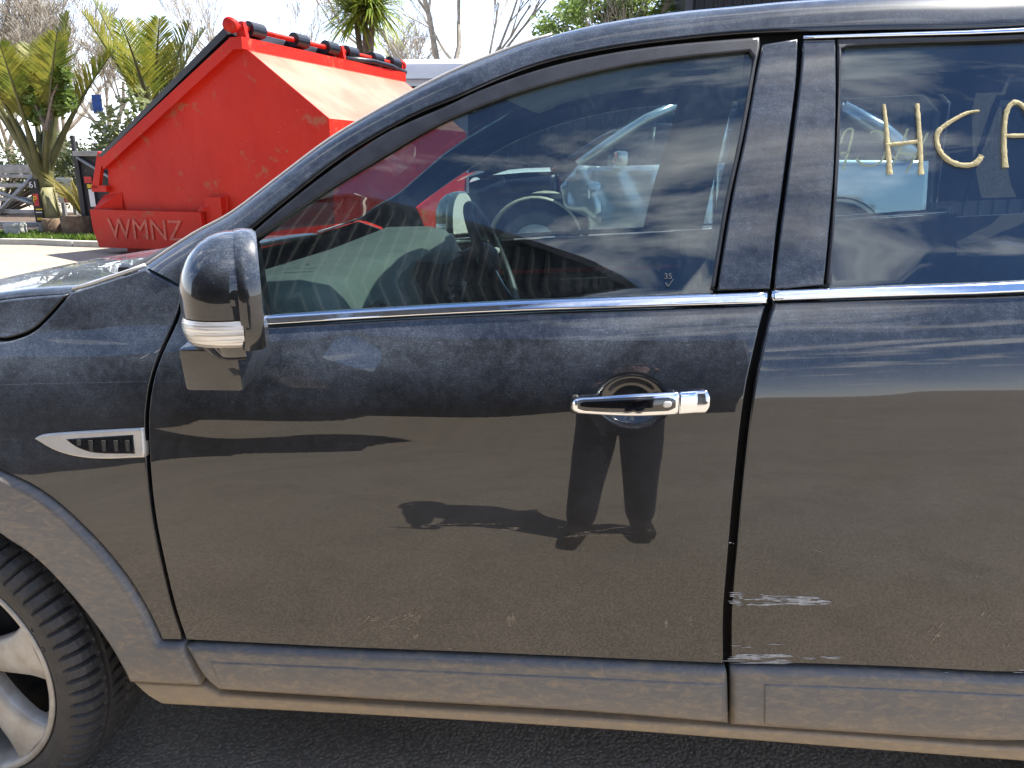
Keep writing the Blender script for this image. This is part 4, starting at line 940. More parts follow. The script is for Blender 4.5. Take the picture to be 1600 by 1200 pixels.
# ================================================================== RED BIN
def bin_():
    P0 = onZ(172, 394); e = Vector((.957, -.29, 0)); b = Vector((.29, .957, 0)); Lz = 3.3; Z = Vector((0, 0, 1))
    r = root('waste_bin', P0+b*Lz/2+e*1.8, 'large red steel rubbish bin with black sloping lid and worn WMNZ lettering', 'bin'); r.rotation_euler = (0, 0, 0)
    Q = lambda s, t, z: P0+e*s*.955+b*t+Z*z*.953
    prof = [(.05, .12), (.0, .55), (.19, 1.10), (2.40, 2.42), (2.56, 2.34), (3.59, 1.60), (3.58, .12)]
    prof = [(.03, .12), (.10, .55), (.17, 1.12), (2.42, 2.44), (2.58, 2.34), (3.59, 1.60), (3.58, .12)]
    n = len(prof)
    mb = MB(); mb.prism([Q(s, 0, z) for s, z in prof], b*.012).build('end_wall', M['red'], r)
    mb = MB(); mb.prism([Q(s, Lz, z) for s, z in prof], b*.012).build('end_wall', M['red'], r)
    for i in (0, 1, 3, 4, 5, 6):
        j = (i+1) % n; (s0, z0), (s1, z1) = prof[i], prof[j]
        MB().grid([[Q(s0, t, z0), Q(s1, t, z1)] for t in (.012, Lz)]).build('side_wall' if i != 6 else 'floor_plate', M['sheen_red'] if i == 4 else M['red'], r)
    # folded rim bars along the slope ends and the ridge
    def barr(name, A, B, w, h, mat):
        A, B = Vector(A), Vector(B); t = (B-A).normalized(); o = MB(); up = Z-t*t.z; up = up.normalized() if up.length > .1 else e; sd = t.cross(up)
        o.prism([A-sd*w/2-up*h/2, A+sd*w/2-up*h/2, A+sd*w/2+up*h/2, A-sd*w/2+up*h/2], B-A); return o.build(name, mat, r)
    for t in (-.03, Lz+.03): barr('rim_bar', Q(.14, t, 1.12), Q(2.42, t, 2.43), .08, .12, M['red'])
    barr('ridge_rim', Q(2.47, -.08, 2.42), Q(2.47, Lz+.08, 2.42), .16, .12, M['red'])
    # lids: two black sheets on the slope
    for a, c in ((-.07, Lz/2-.02), (Lz/2+.02, Lz+.07)):
        A = [(.10, 1.22), (.18, 1.215), (2.36, 2.52), (2.33, 2.60)]; MB().prism([Q(s, a, z) for s, z in A], b*(c-a)).build('lid', M['lid'], r)
        for k in range(3): t = a+(c-a)*(k+1)/4; MB().prism([Q(.2, t, 1.33), Q(2.2, t, 2.56), Q(2.2, t, 2.60), Q(.2, t, 1.37)], b*.06).build('lid_rib', M['lid'], r)
    # hinge rod, its posts and the lid knuckles
    MB().tube([Q(2.46, -.12, 2.60), Q(2.46, Lz+.1, 2.60)], .028, 12).build('hinge_rod', M['red'], r, smooth=True)
    for t in (-.12, Lz+.1): MB().lathe([(.0, -.04), (.075, -.04), (.075, .04), (0, .04)], 18, (0, 0, 0)).build('rod_end', M['red'], r, smooth=True, local=True).location = Q(2.46, t, 2.60)-r.location
    for t in (.02, Lz*.56, Lz+.04): MB().prism([Q(2.40, t, 2.46), Q(2.54, t, 2.46), Q(2.50, t, 2.66), Q(2.41, t, 2.66)], b*.05).build('hinge_post', M['red'], r)
    for t in (.14, .92, 1.54, 1.98, 2.6, 3.08):
        o = MB(); pr = [(2.46+.085*math.cos(q), 2.60+.085*math.sin(q)) for q in np.linspace(R_(-60), R_(150), 12)]+[(2.30, 2.54), (2.36, 2.50)]
        o.prism([Q(s, t, z) for s, z in pr], b*.22).build('lid_knuckle', M['lid'], r)
    MB().tube([Q(2.52, 1.9, 2.50), Q(2.55, 2.5, 2.54), Q(2.55, 3.0, 2.53), Q(2.5, 3.45, 2.50)], .035, 8).build('cable', M['lid'], r, smooth=True)
    # low-side catch
    MB().prism([Q(.10, -.06, 1.28), Q(.18, -.06, 1.24), Q(.02, -.06, .82), Q(-.10, -.06, .82)], b*.05).build('lid_catch', M['red'], r)
    MB().prism([Q(-.10, -.06, .86), Q(.16, -.06, .86), Q(.16, -.06, .78), Q(-.10, -.06, .78)], b*.05).build('lid_catch', M['red'], r)
    # fork pocket with gussets
    MB().prism([Q(-.06, -.16, .56), Q(1.78, -.16, .56), Q(1.80, -.16, .18), Q(1.4, -.16, .10), Q(.02, -.16, .08), Q(-.05, -.16, .3)], b*.15).build('fork_pocket', M['red'], r)
    for s in (.02, 1.74): MB().prism([Q(s-.02, -.15, .57), Q(s+.30, -.02, .57), Q(s+.3, -.002, .78), Q(s+.02, -.002, .74)], e*.04).build('gusset', M['red'], r)
    MB().prism([Q(1.80, -.10, .74), Q(2.05, -.10, .74), Q(2.05, -.10, .2), Q(1.80, -.10, .2)], b*.1).build('fork_pocket_end', M['red'], r)
    MB().prism([Q(.2, .1, .0), Q(3.4, .1, .0), Q(3.4, .1, .12), Q(.2, .1, .12)], b*(Lz-.2)).build('skid', M['red'], r)
    put_text('bin_lettering', 'WMNZ', .34, M['letter'], r, Q(.86, -.167, .32), e, Z, .004, 1.08)
bin_()
# ================================================================== FENCE LINE AND GATEWAY
def slab(name, label, cat, *a): pass
verge = MB(); pts = [(-16, 9.15), (-7.6, 8.95), (-6.9, 8.75), (-5.4, 8.55), (-2, 8.4), (6, 8.3), (6, 16), (-16, 16)]
verge.add([(x, y, .05) for x, y in pts], [tuple(range(8))]); tag(verge.build('grass_verge', M['soil']), kind='structure')
kb = MB()
for a, b in zip(pts[:6], pts[1:6]):
    A, B = Vector((*a, 0)), Vector((*b, 0)); t = (B-A).normalized(); n = Vector((t.y, -t.x, 0)); kb.prism([A, A+n*.14, A+n*.14+Vector((0, 0, .075)), A+Vector((0, 0, .075))], B-A)
tag(kb.build('kerb', M['conc']), kind='structure')
def blades(name, n, reg, h, mat, label, cat, kind='stuff'):
    mb = MB()
    for _ in range(n):
        x = random.uniform(*reg[0]); y = random.uniform(*reg[1]); a = random.uniform(0, 6.28); hh = h*random.uniform(.5, 1.2); w = .012; d = Vector((math.cos(a), math.sin(a), 0)); l = Vector((random.uniform(-.5, .5), random.uniform(-.5, .5), 0))*hh
        p = Vector((x, y, .045)); mb.add([p-d*w, p+d*w, p+d*w*.6+l*.4+Vector((0, 0, hh*.6)), p+l+Vector((0, 0, hh))], [(0, 1, 2, 3)])
    return tag(mb.build(name, mat), label, cat, kind=kind)
blades('grass', 9000, ((-9.0, -5.0), (8.95, 9.9)), 0.09, M['grass'], 'bright green grass strip in front of the timber stumps', 'grass')
def leaf_cloud(mb, c, rad, n, size, up=.3):
    c = Vector(c)
    for _ in range(n):
        d = Vector((random.gauss(0, 1), random.gauss(0, 1), random.gauss(0, 1))).normalized()*random.random()**.4; p = c+Vector((d.x*rad[0], d.y*rad[1], d.z*rad[2]))
        a = Vector((random.gauss(0, 1), random.gauss(0, 1), random.gauss(0, .6))).normalized(); s = size*random.uniform(.6, 1.3)
        b = a.cross(Vector((random.gauss(0, 1), random.gauss(0, 1), random.gauss(0, 1)))).normalized(); mb.add([p-a*s, p+b*s*.38, p+a*s, p-b*s*.38], [(0, 1, 2, 3)])
    return mb
def tree_branches(mb, p, d, L, r, depth, spread=.5, twist=.25, minr=.006, kids=(2, 3), tips=None):
    n = 4; pts = [p.copy()]; rs = [r]; q = p.copy(); dd = d.normalized()
    for i in range(n):
        dd = (dd+Vector((random.gauss(0, .10), random.gauss(0, .10), random.gauss(0, .06)+.04))).normalized(); q = q+dd*L/n; pts.append(q.copy()); rs.append(max(minr, r*(1-.45*(i+1)/n)))
    mb.tube(pts, rs, 5 if depth > 1 else 3, False)
    if depth <= 0:
        if tips is not None: tips.append(q)
        return
    for k in range(random.randint(*kids)+1):
        t = random.uniform(.35, 1); i = min(int(t*n), n-1); b = pts[i]+(pts[i+1]-pts[i])*(t*n-i)
        nd = (dd+Vector((random.gauss(0, spread), random.gauss(0, spread), random.gauss(0, spread*.5)+.15))).normalized()
        tree_branches(mb, b, nd, L*random.uniform(.55, .8), max(minr, rs[i]*.55), depth-1, spread, twist, minr, kids, tips)
def bare_tree(base, h, label, r=.14, depth=5, spread=.42, name='bare_tree', group=None):
    t = root(name, base, label, 'tree', group); b = Vector(base); tr = MB(); tr.tube([b, b+Vector((.03, 0, h*.15)), b+Vector((.0, .02, h*.3))], [r*1.25, r, r*.85], 9); tr.build('trunk', M['bark'], t, smooth=True)
    mb = MB()
    for k in range(4): tree_branches(mb, b+Vector((0, 0, h*(.18+.04*k))), Vector((random.gauss(0, .45), random.gauss(0, .45), 1)), h*.34, r*.6, depth, spread, minr=.007)
    mb.build('crown', M['twig'], t)
    return t
def leafy_tree(base, h, rad, label, mat, n=9000, leaf=.09):
    t = root('leafy_tree', base, label, 'tree'); b = Vector(base); MB().tube([b, b+Vector((.1, 0, h*.3)), b+Vector((0, .1, h*.6))], [.22, .17, .1], 9).build('trunk', M['bark'], t, smooth=True)
    br = MB(); tips = []
    for k in range(5): tree_branches(br, b+Vector((0, 0, h*.35)), Vector((random.gauss(0, .6), random.gauss(0, .6), .8)), h*.3, .09, 3, .5, tips=tips)
    br.build('limbs', M['bark'], t); cr = MB()
    for _ in range(60):
        d = Vector((random.gauss(0, 1), random.gauss(0, 1), random.gauss(0, 1))).normalized()*random.uniform(.3, 1); c = b+Vector((d.x*rad, d.y*rad, h*.72+d.z*rad*.8)); k = rad*random.uniform(.18, .34); leaf_cloud(cr, c, (k, k, k*.7), n//60, leaf)
    cr.build('crown', mat, t); return t
def shrub(name, base, size, label, mat, n=1200, leaf=.07, cat='shrub', clumps=14):
    t = root(name, base, label, cat); b = Vector(base); cr = MB(); st = MB()
    for _ in range(clumps):
        c = b+Vector((random.uniform(-1, 1)*size[0], random.uniform(-1, 1)*size[1], size[2]*random.uniform(.25, .95))); leaf_cloud(cr, c, (size[0]*.35, size[1]*.35, size[2]*.22), n//clumps, leaf); st.tube([b, (b+c)/2+Vector((0, 0, .1)), c], [.03, .02, .008], 5)
    cr.build('foliage', mat, t); st.build('stem', M['bark'], t); return t
def frond(mb_st, mb_lf, base, d, L, droop, nl, ll, w=.022, fold=.35, t0=.22):
    pts = []; q = Vector(base); dd = Vector(d).normalized(); n = 12
    for i in range(n+1): pts.append(q.copy()); dd = (dd+Vector((0, 0, -droop/n))).normalized(); q = q+dd*L/n
    mb_st.tube(pts, [.050*(1-i/n)**2+.022*(1-i/n)+.006 for i in range(n+1)], 5, False)
    for i in range(nl):
        t = t0+(.99-t0)*i/nl; f = t*n; k = min(int(f), n-1); p = pts[k]+(pts[k+1]-pts[k])*(f-k); tan = (pts[k+1]-pts[k]).normalized(); sd = tan.cross(Vector((0, 0, 1)))
        sd = sd.normalized() if sd.length > .15 else tan.orthogonal().normalized(); up = sd.cross(tan)
        for s in (-1, 1):
            l = ll*math.sin(math.pi*min(1, .25+.75*t))**.6*random.uniform(.8, 1.1); v = (sd*s*(.75)+tan*.75+up*fold*random.uniform(.4, 1.4)).normalized()
            tip = p+v*l+Vector((0, 0, -l*l*.15)); m = p+v*l*.5; wv = tan*w; mb_lf.add([p-wv*.5, p+wv*.5, m+wv, m-wv*.4, tip], [(0, 1, 2, 3), (3, 2, 4)])
def nikau(base, trunk_h, shaft_h, fr_L, n, label, lean=0, nl=34, spread=.35, t0=.22):
    t = root('nikau_palm', base, label, 'palm', 'nikau palms'); b = Vector(base); top = b+Vector((lean, 0, trunk_h))
    MB().tube([b, b+Vector((lean*.5, 0, trunk_h*.5)), top], [.17, .125, .125], 16).build('trunk', M['trunk'], t, smooth=True)
    MB().tube([top-Vector((0, 0, .03)), top+Vector((0, 0, shaft_h*.15)), top+Vector((0, 0, shaft_h*.5)), top+Vector((0, 0, shaft_h))], [.125, .125, .14, .15], 16).build('crownshaft', M['palm_stalk'], t, smooth=True)
    for i in range(n):
        a = 2*math.pi*i/n+random.uniform(-.2, .2); sp = spread*random.uniform(.5, 1.5); st, lf = MB(), MB()
        frond(st, lf, top+Vector((math.cos(a)*.06, math.sin(a)*.06, shaft_h*random.uniform(.3, .8))), Vector((math.cos(a)*sp, math.sin(a)*sp, 1)), fr_L*random.uniform(.85, 1.1), .42*random.uniform(.3, 1.3), nl, .62, .028, .35, t0)
        o = st.build('frond', M['palm_stalk'], t, smooth=True); lf.build('leaflets', M['palm'], o)
    return t
pb = onZ(84, 372); nikau((pb.x+.16, 9.75, 0), .75, .40, 2.25, 11, 'nikau palm with upright fronds and swollen stem beside the steel gate', -.08, 40, .40, .45)
p2 = onY(215, 200, 12.5); nikau((p2.x+.25, 12.5, 0), 1.5, .6, 2.0, 9, 'nikau palm rising behind the black lid of the red bin', .1, 40, .5)
sh = onY(78, 175, 9.5); shrub('climbing_shrub', (sh.x, 9.35, 1.55), (.42, .22, .75), 'bright green leafy shrub growing up through the palm by the gate', M['leaf'], 1500, .075, clumps=16)
# cabbage tree
def cabbage():
    c = onY(568, 40, 13.0); t = root('cabbage_tree', (c.x, 13.0, 0), 'cabbage tree with tufts of sword leaves above the bin', 'tree'); b = Vector((c.x, 13, 0)); tops = []
    tr = MB().tube([b, b+Vector((.05, 0, 2.2)), b+Vector((.02, 0, c.z-.9))], [.14, .11, .09], 9)
    for dx, dz in ((-.16, .18), (.22, .28), (.05, .5)):
        tp = Vector((c.x+dx, 13+random.uniform(-.2, .2), c.z+dz)); tr.tube([b+Vector((.02, 0, c.z-1.0)), (b+Vector((0, 0, c.z-.9))+tp)/2+Vector((dx*.15, 0, 0)), tp], [.07, .055, .05], 7); tops.append(tp)
    tr.build('trunk', M['bark'], t, smooth=True)
    for tp in tops:
        lf = MB()
        for _ in range(190):
            a = random.uniform(0, 6.28); u = random.uniform(-.7, 1); d = Vector((math.cos(a)*math.sqrt(1-u*u*.9), math.sin(a)*math.sqrt(1-u*u*.9), u)).normalized(); L = random.uniform(.6, .95); s = d.cross(Vector((0, 0, 1))).normalized()*.022
            m = tp+d*L*.55; e_ = tp+d*L+Vector((0, 0, -.16*L)); lf.add([tp-s*.5, tp+s*.5, m+s, m-s, e_], [(0, 1, 2, 3), (3, 2, 4)])
        lf.build('leaf_tuft', M['cord'], t)
cabbage()
def at(u, y): p = onY(u, 264, y); return (p.x, y, 0)
bare_tree(at(690, 22), 9.30, 'tall bare grey tree spreading twigs right of the cabbage tree', .20, 5, .38)
bare_tree(at(430, 30), 9.30, 'thin bare tree just showing above the bin ridge', .14, 4, .25)
bare_tree(at(100, 26), 7.20, 'wide bare twiggy tree behind the nikau palm on the left', .16, 6, .45)
bare_tree(at(185, 24), 6.00, 'low bare twiggy tree between the two nikau palms', .14, 5, .5)
bare_tree(at(20, 28), 6.40, 'bare tree at the far left edge of the picture', .16, 5, .5)
bare_tree(at(640, 30), 6.80, 'fine bare twigs low behind the hinge rod of the bin', .14, 5, .5)
lt = onY(950, 20, 20); leafy_tree((lt.x+.2, 20, 0), 6.1, 1.95, 'round fresh green leafy tree above the roof of the black car', M['leaf'], 12000, .085)
shrub('variegated_shrub', (onY(165, 200, 11.2).x, 11.2, 0), (.75, .4, 2.15), 'pale green shrub behind the charcoal gate leaf', M['pale_leaf'], 1500, .08)
shrub('hedge', (onY(-20, 240, 15).x, 15, 0), (2.3, .6, 1.5), 'dense clipped olive green hedge behind the steel gate', M['hedge'], 9000, .05, 'hedge', 60)
def flax():
    c = onY(110, 330, 9.6); t = root('flax_plant', (c.x, 9.9, 0), 'yellow and green striped flax clump beside the white notice', 'plant'); b = Vector((c.x, 9.9, .3))
    for _ in range(46):
        a = random.uniform(0, 6.28); d = Vector((math.cos(a)*.7, math.sin(a)*.5, 1)).normalized(); L = random.uniform(.6, 1.0); s = Vector((.028, 0, 0)); m = b+d*L*.55
        MB().add([b-s*.5, b+s*.5, m+s, m-s, b+d*L+Vector((d.x*.3, 0, -.12))], [(0, 1, 2, 3), (3, 2, 4)]).build('leaf', M['flax'], t)
flax()
# steel gate on the far left
def gate():
    y = 9.75; x1 = onY(66, 320, y).x; x0 = x1-2.6; r = root('steel_gate', ((x0+x1)/2, y, 0), 'galvanised steel farm gate with diagonal brace at the left edge', 'gate'); zt = onY(30, 262, y).z
    zs = [.22, .40, .58, .78, .98, zt-.12, zt]
    for z in zs: MB().box(((x0+x1)/2, y, z), (2.6, .04, .055 if z != zt else .08), None, .008).build('rail', M['galv'], r)
    for x in (x0, x0+.9, x0+1.75, x1): MB().box((x, y-.01, (zt+.12)/2+.05), (.06, .045, zt), None, .008).build('stile', M['galv'], r)
    for a, b in (((x0+.9, .25), (x0+1.3, zt-.15)), ((x0+1.3, zt-.15), (x1-.05, .5)), ((x0+1.75, .25), (x1, .95))): MB().tube([(a[0], y-.05, a[1]), (b[0], y-.05, b[1])], .03, 8).build('brace', M['galv'], r, smooth=True)
    
gate()
def board(name, u0, v0, u1, v1, y, label, cat, mat, deep=.03):
    a, b = onY(u0, v0, y), onY(u1, v1, y); r = root(name, ((a.x+b.x)/2, y, 0), label, cat)
    MB().box(((a.x+b.x)/2, y, (a.z+b.z)/2), (abs(b.x-a.x), deep, abs(a.z-b.z)), None, .006).build('board', mat, r)
    for x in (a.x+.04, b.x-.04): MB().box((x, y+deep, b.z/2), (.05, .05, max(.1, b.z*2 if b.z < .05 else b.z)), None, .005).build('post', M['galv'], r)
    return r, a, b
y = 9.62; r, a, b = board('number_board', 46, 280, 70, 347, y, 'tall black board with number 61 and a red and yellow sticker', 'sign', M['blackp'])
put_text('number', '61', .125, M['wtext'], r, (onY(53, 289, y).x, y-.02, onY(53, 289, y).z), (1, 0, 0), (0, 0, 1), .002)
def patch(name, u0, v0, u1, v1, y, mat, par, d=.006):
    a, b = onY(u0, v0, y), onY(u1, v1, y); return MB().box(((a.x+b.x)/2, y, (a.z+b.z)/2), (abs(b.x-a.x), d, abs(a.z-b.z))).build(name, mat, par)
patch('red_sticker', 51, 303, 62, 322, y-.022, M['redp'], r); put_text('sticker_letter', 'P', .13, M['yel'], r, (onY(56.5, 312, y).x, y-.028, onY(56.5, 312, y).z), (1, 0, 0), (0, 0, 1), .002)
patch('yellow_stripe', 56, 326, 66, 328, y-.022, M['yel'], r); patch('yellow_stripe', 56, 331, 66, 332.5, y-.022, M['wtext'], r); patch('yellow_stripe', 58, 340, 67, 344, y-.022, M['yel'], r)
r, a, b = board('notice_board', 87, 278, 118, 317, 10.15, 'white notice with a red letter B behind the flax', 'sign', M['white'])
put_text('notice_letter', 'B', .16, M['redp'], r, (onY(103, 311, 10.12).x, 10.125, onY(103, 311, 10.12).z), (1, 0, 0), (0, 0, 1), .002)
for v in (285, 290, 297): patch('notice_line', 91, v, 100, v+1.5, 10.125, M['char'], r)
# charcoal gate leaf beside the bin
def leaf_gate():
    y = 9.55; a, b = onY(119, 240, y), onY(172, 372, y); r = root('sheet_gate', ((a.x+b.x)/2, y, 0), 'charcoal sheet steel gate leaf with stickers between palm and red bin', 'gate'); zt = a.z; zb = .10; x0, x1 = a.x, a.x+1.5
    MB().box(((x0+x1)/2, y+.02, (zt+zb)/2), (x1-x0, .015, zt-zb)).build('sheet', M['char'], r)
    for x in (x0, x1): MB().box((x, y, (zt+zb)/2), (.06, .06, zt-zb), None, .006).build('stile', M['char'], r)
    for z in (zt, zb): MB().box(((x0+x1)/2, y-.005, z), (x1-x0+.06, .07, .07), None, .006).build('rail', M['galv'] if z == zt else M['char'], r)
    MB().tube([(x0+.02, y-.03, zt-.05), (x1, y-.03, zt-.95)], .022, 8).build('brace', M['galv'], r, smooth=True)
    MB().box((x0-.02, y, (zt+.25)/2), (.05, .05, zt+.25), None, .005).build('hinge_post', M['char'], r)
    MB().box((x0+.1, y-.02, .05), (.3, .2, .06), None, .01).build('foot', M['char'], r)
    for n_, u0, v0, u1, v1, m in (('sticker', 131, 276, 144, 286, M['redp']), ('sticker', 136, 288, 145, 294, M['yel']), ('sticker', 138, 296, 150, 323, M['wtext'])): patch(n_, u0, v0, u1, v1, y-.035 if n_ else y, m, r)
leaf_gate()
def stump(u0, u1, v0, y, label):
    a, b = onY(u0, v0, y), onY(u1, v0, y); c = ((a.x+b.x)/2, y); rad = (b.x-a.x)/2; h = a.z; r = root('timber_stump', (c[0], y, 0), label, 'stump', 'stumps by the palm'); rows = []
    for z, k in ((0, 1.15), (.08, 1.05), (h*.5, .97), (h, 1.0), (h+.01, .9)): rows.append([(c[0]+rad*k*(1+.06*math.sin(7*q)+.03*math.sin(19*q+z*3))*math.cos(q), y+rad*k*(1+.06*math.sin(7*q))*math.sin(q), z) for q in np.linspace(0, 2*math.pi, 37)[:-1]])
    rows.append([(c[0], y, h+.0)]*36); MB().grid(rows, True).build('body', M['timber'], r, smooth=True)
stump(98, 138, 338, 9.5, 'wide brown timber stump with vertical grain beside the charcoal gate'); stump(68, 96, 342, 9.55, 'brown timber stump at the foot of the palm')
r = root('concrete_drum', (onZ(41, 374).x, 9.45, 0), 'small pale concrete drum standing on the grass by the steel gate', 'drum'); cx = r.location.x; hh = onY(41, 348, 9.45).z
MB().lathe([(0, .0), (.145, 0), (.15, .02), (.15, hh-.03), (.14, hh), (0, hh)], 28, (cx, 9.45, 0), 'Z').build('drum', M['conc'], r, autos=.5); MB().lathe([(.153, hh-.06), (.156, hh-.05), (.156, hh-.03), (.153, hh-.02)], 28, (cx, 9.45, 0), 'Z').build('rim_band', M['conc'], r, smooth=True)
a = onY(150, 148, 12.0); r = root('blue_sign_post', (a.x, 12, 0), 'narrow blue sign on a grey pole behind the shrub', 'sign'); zb = onY(150, 178, 12).z
MB().box((a.x, 12, (a.z+zb)/2), (.15, .06, a.z-zb), None, .01).build('blue_panel', M['blue'], r); MB().tube([(a.x+.05, 12.05, 0), (a.x+.05, 12.05, zb+.1)], .03, 8).build('pole', M['galv'], r, smooth=True); MB().box((a.x-.12, 12.02, zb+.12), (.06, .04, .14), None, .01).build('bracket', M['galv'], r)
# ================================================================== WHITE VAN, FENCE, BUILDING AND WRECKS BEYOND THE SUV
def van():
    y = 15.0; x0, x1 = onY(606, 100, y).x-1.1, onY(606, 100, y).x+4.2; zt = onY(690, 88, y).z; r = root('white_van', ((x0+x1)/2, y+.95, 0), 'white van whose roof shows between the bin and the black car', 'van')
    sec = [(0, .35), (0, 1.1), (.06, zt-.35), (.12, zt-.12), (.22, zt-.03), (.4, zt), (1.5, zt), (1.68, zt-.03), (1.78, zt-.12), (1.84, zt-.35), (1.9, 1.1), (1.9, .35)]
    rows = [[(x+(.9*max(0, (z-1.25))/(zt-1.25) if k == 0 else 0), y+a+(.06 if k == 0 else 0)*(1 if a < .95 else -1), z) for a, z in sec] for k, x in enumerate((x0, x0+1.0, x1))]
    mb = MB().grid(rows); mb.f.append(tuple(range(12))); mb.f.append(tuple(24+k for k in range(12))); mb.build('body', M['white'], r, autos=.35)
    MB().box(((x0+x1)/2+.5, y-.0+.012, zt-.42), (3.8, .04, .025)).build('gutter_line', M['galv'], r)
    MB().box((x0+1.6, y+.02, zt-.85), (1.0, .06, .6), None, .02).build('side_window', M['glass_dark'], r)
    for x in (x0+.8, x1-1.0):
        for yy in (y+.1, y+1.8): MB().lathe([(.0, -.1), (.2, -.1), (.34, -.09), (.34, .09), (0, .09)], 28, (x, yy, .34)).build('wheel', M['tyre'], r, smooth=False)
van()
def dark_fence():
    y = 10.6; x0 = onY(735, 200, y).x; x1 = x0+10.5; h = 2.42; r = root('steel_fence', ((x0+x1)/2, y, 0), 'tall charcoal corrugated steel fence behind the wrecked cars', 'fence'); x = x0
    while x < x1:
        rows = [[], []]
        for dx, d in ((0, 0), (.12, 0), (.14, .03), (.18, .03), (.20, 0), (.32, 0), (.34, .03), (.38, .03), (.4, 0), (.52, 0), (.54, .03), (.58, .03), (.6, 0), (.72, 0), (.74, .03), (.78, .03), (.80, 0)): rows[0].append((x+dx, y-d, .04)); rows[1].append((x+dx, y-d, h))
        MB().grid(rows).build('sheet', M['shed'], r); x += .8
    for i in range(6): MB().box((x0+i*2.1, y+.06, h/2), (.08, .08, h), None, .008).build('post', M['char'], r)
    MB().box(((x0+x1)/2, y, h+.02), (x1-x0, .08, .04)).build('capping', M['char'], r)
dark_fence()
def dark_building():
    y = 17.0; a = onY(1075, 30, y); x0 = a.x; x1 = x0+14; h = onY(1100, -60, y).z; r = root('workshop_building', (x0+7, y+4, 0), 'dark ribbed workshop wall showing above the roof of the black car', 'building')
    rows = [[], []]; x = x0
    while x < x1:
        for dx, d in ((0, 0), (.118, 0), (.138, .034), (.18, .034), (.2, 0)): rows[0].append((x+dx, y-d, 0)); rows[1].append((x+dx, y-d, h))
        x += .2
    MB().grid(rows).build('front_wall', M['shed'], r); MB().box((x0-.02, y+4, h/2), (.04, 8, h)).build('side_wall', M['shed'], r)
    MB().box(((x0+x1)/2, y+4, h+.06), (x1-x0+.5, 8.6, .12)).build('roof', M['char'], r); MB().box((x0+.0, y-.05, h/2), (.14, .05, h)).build('corner_flashing', M['char'], r)
dark_building()
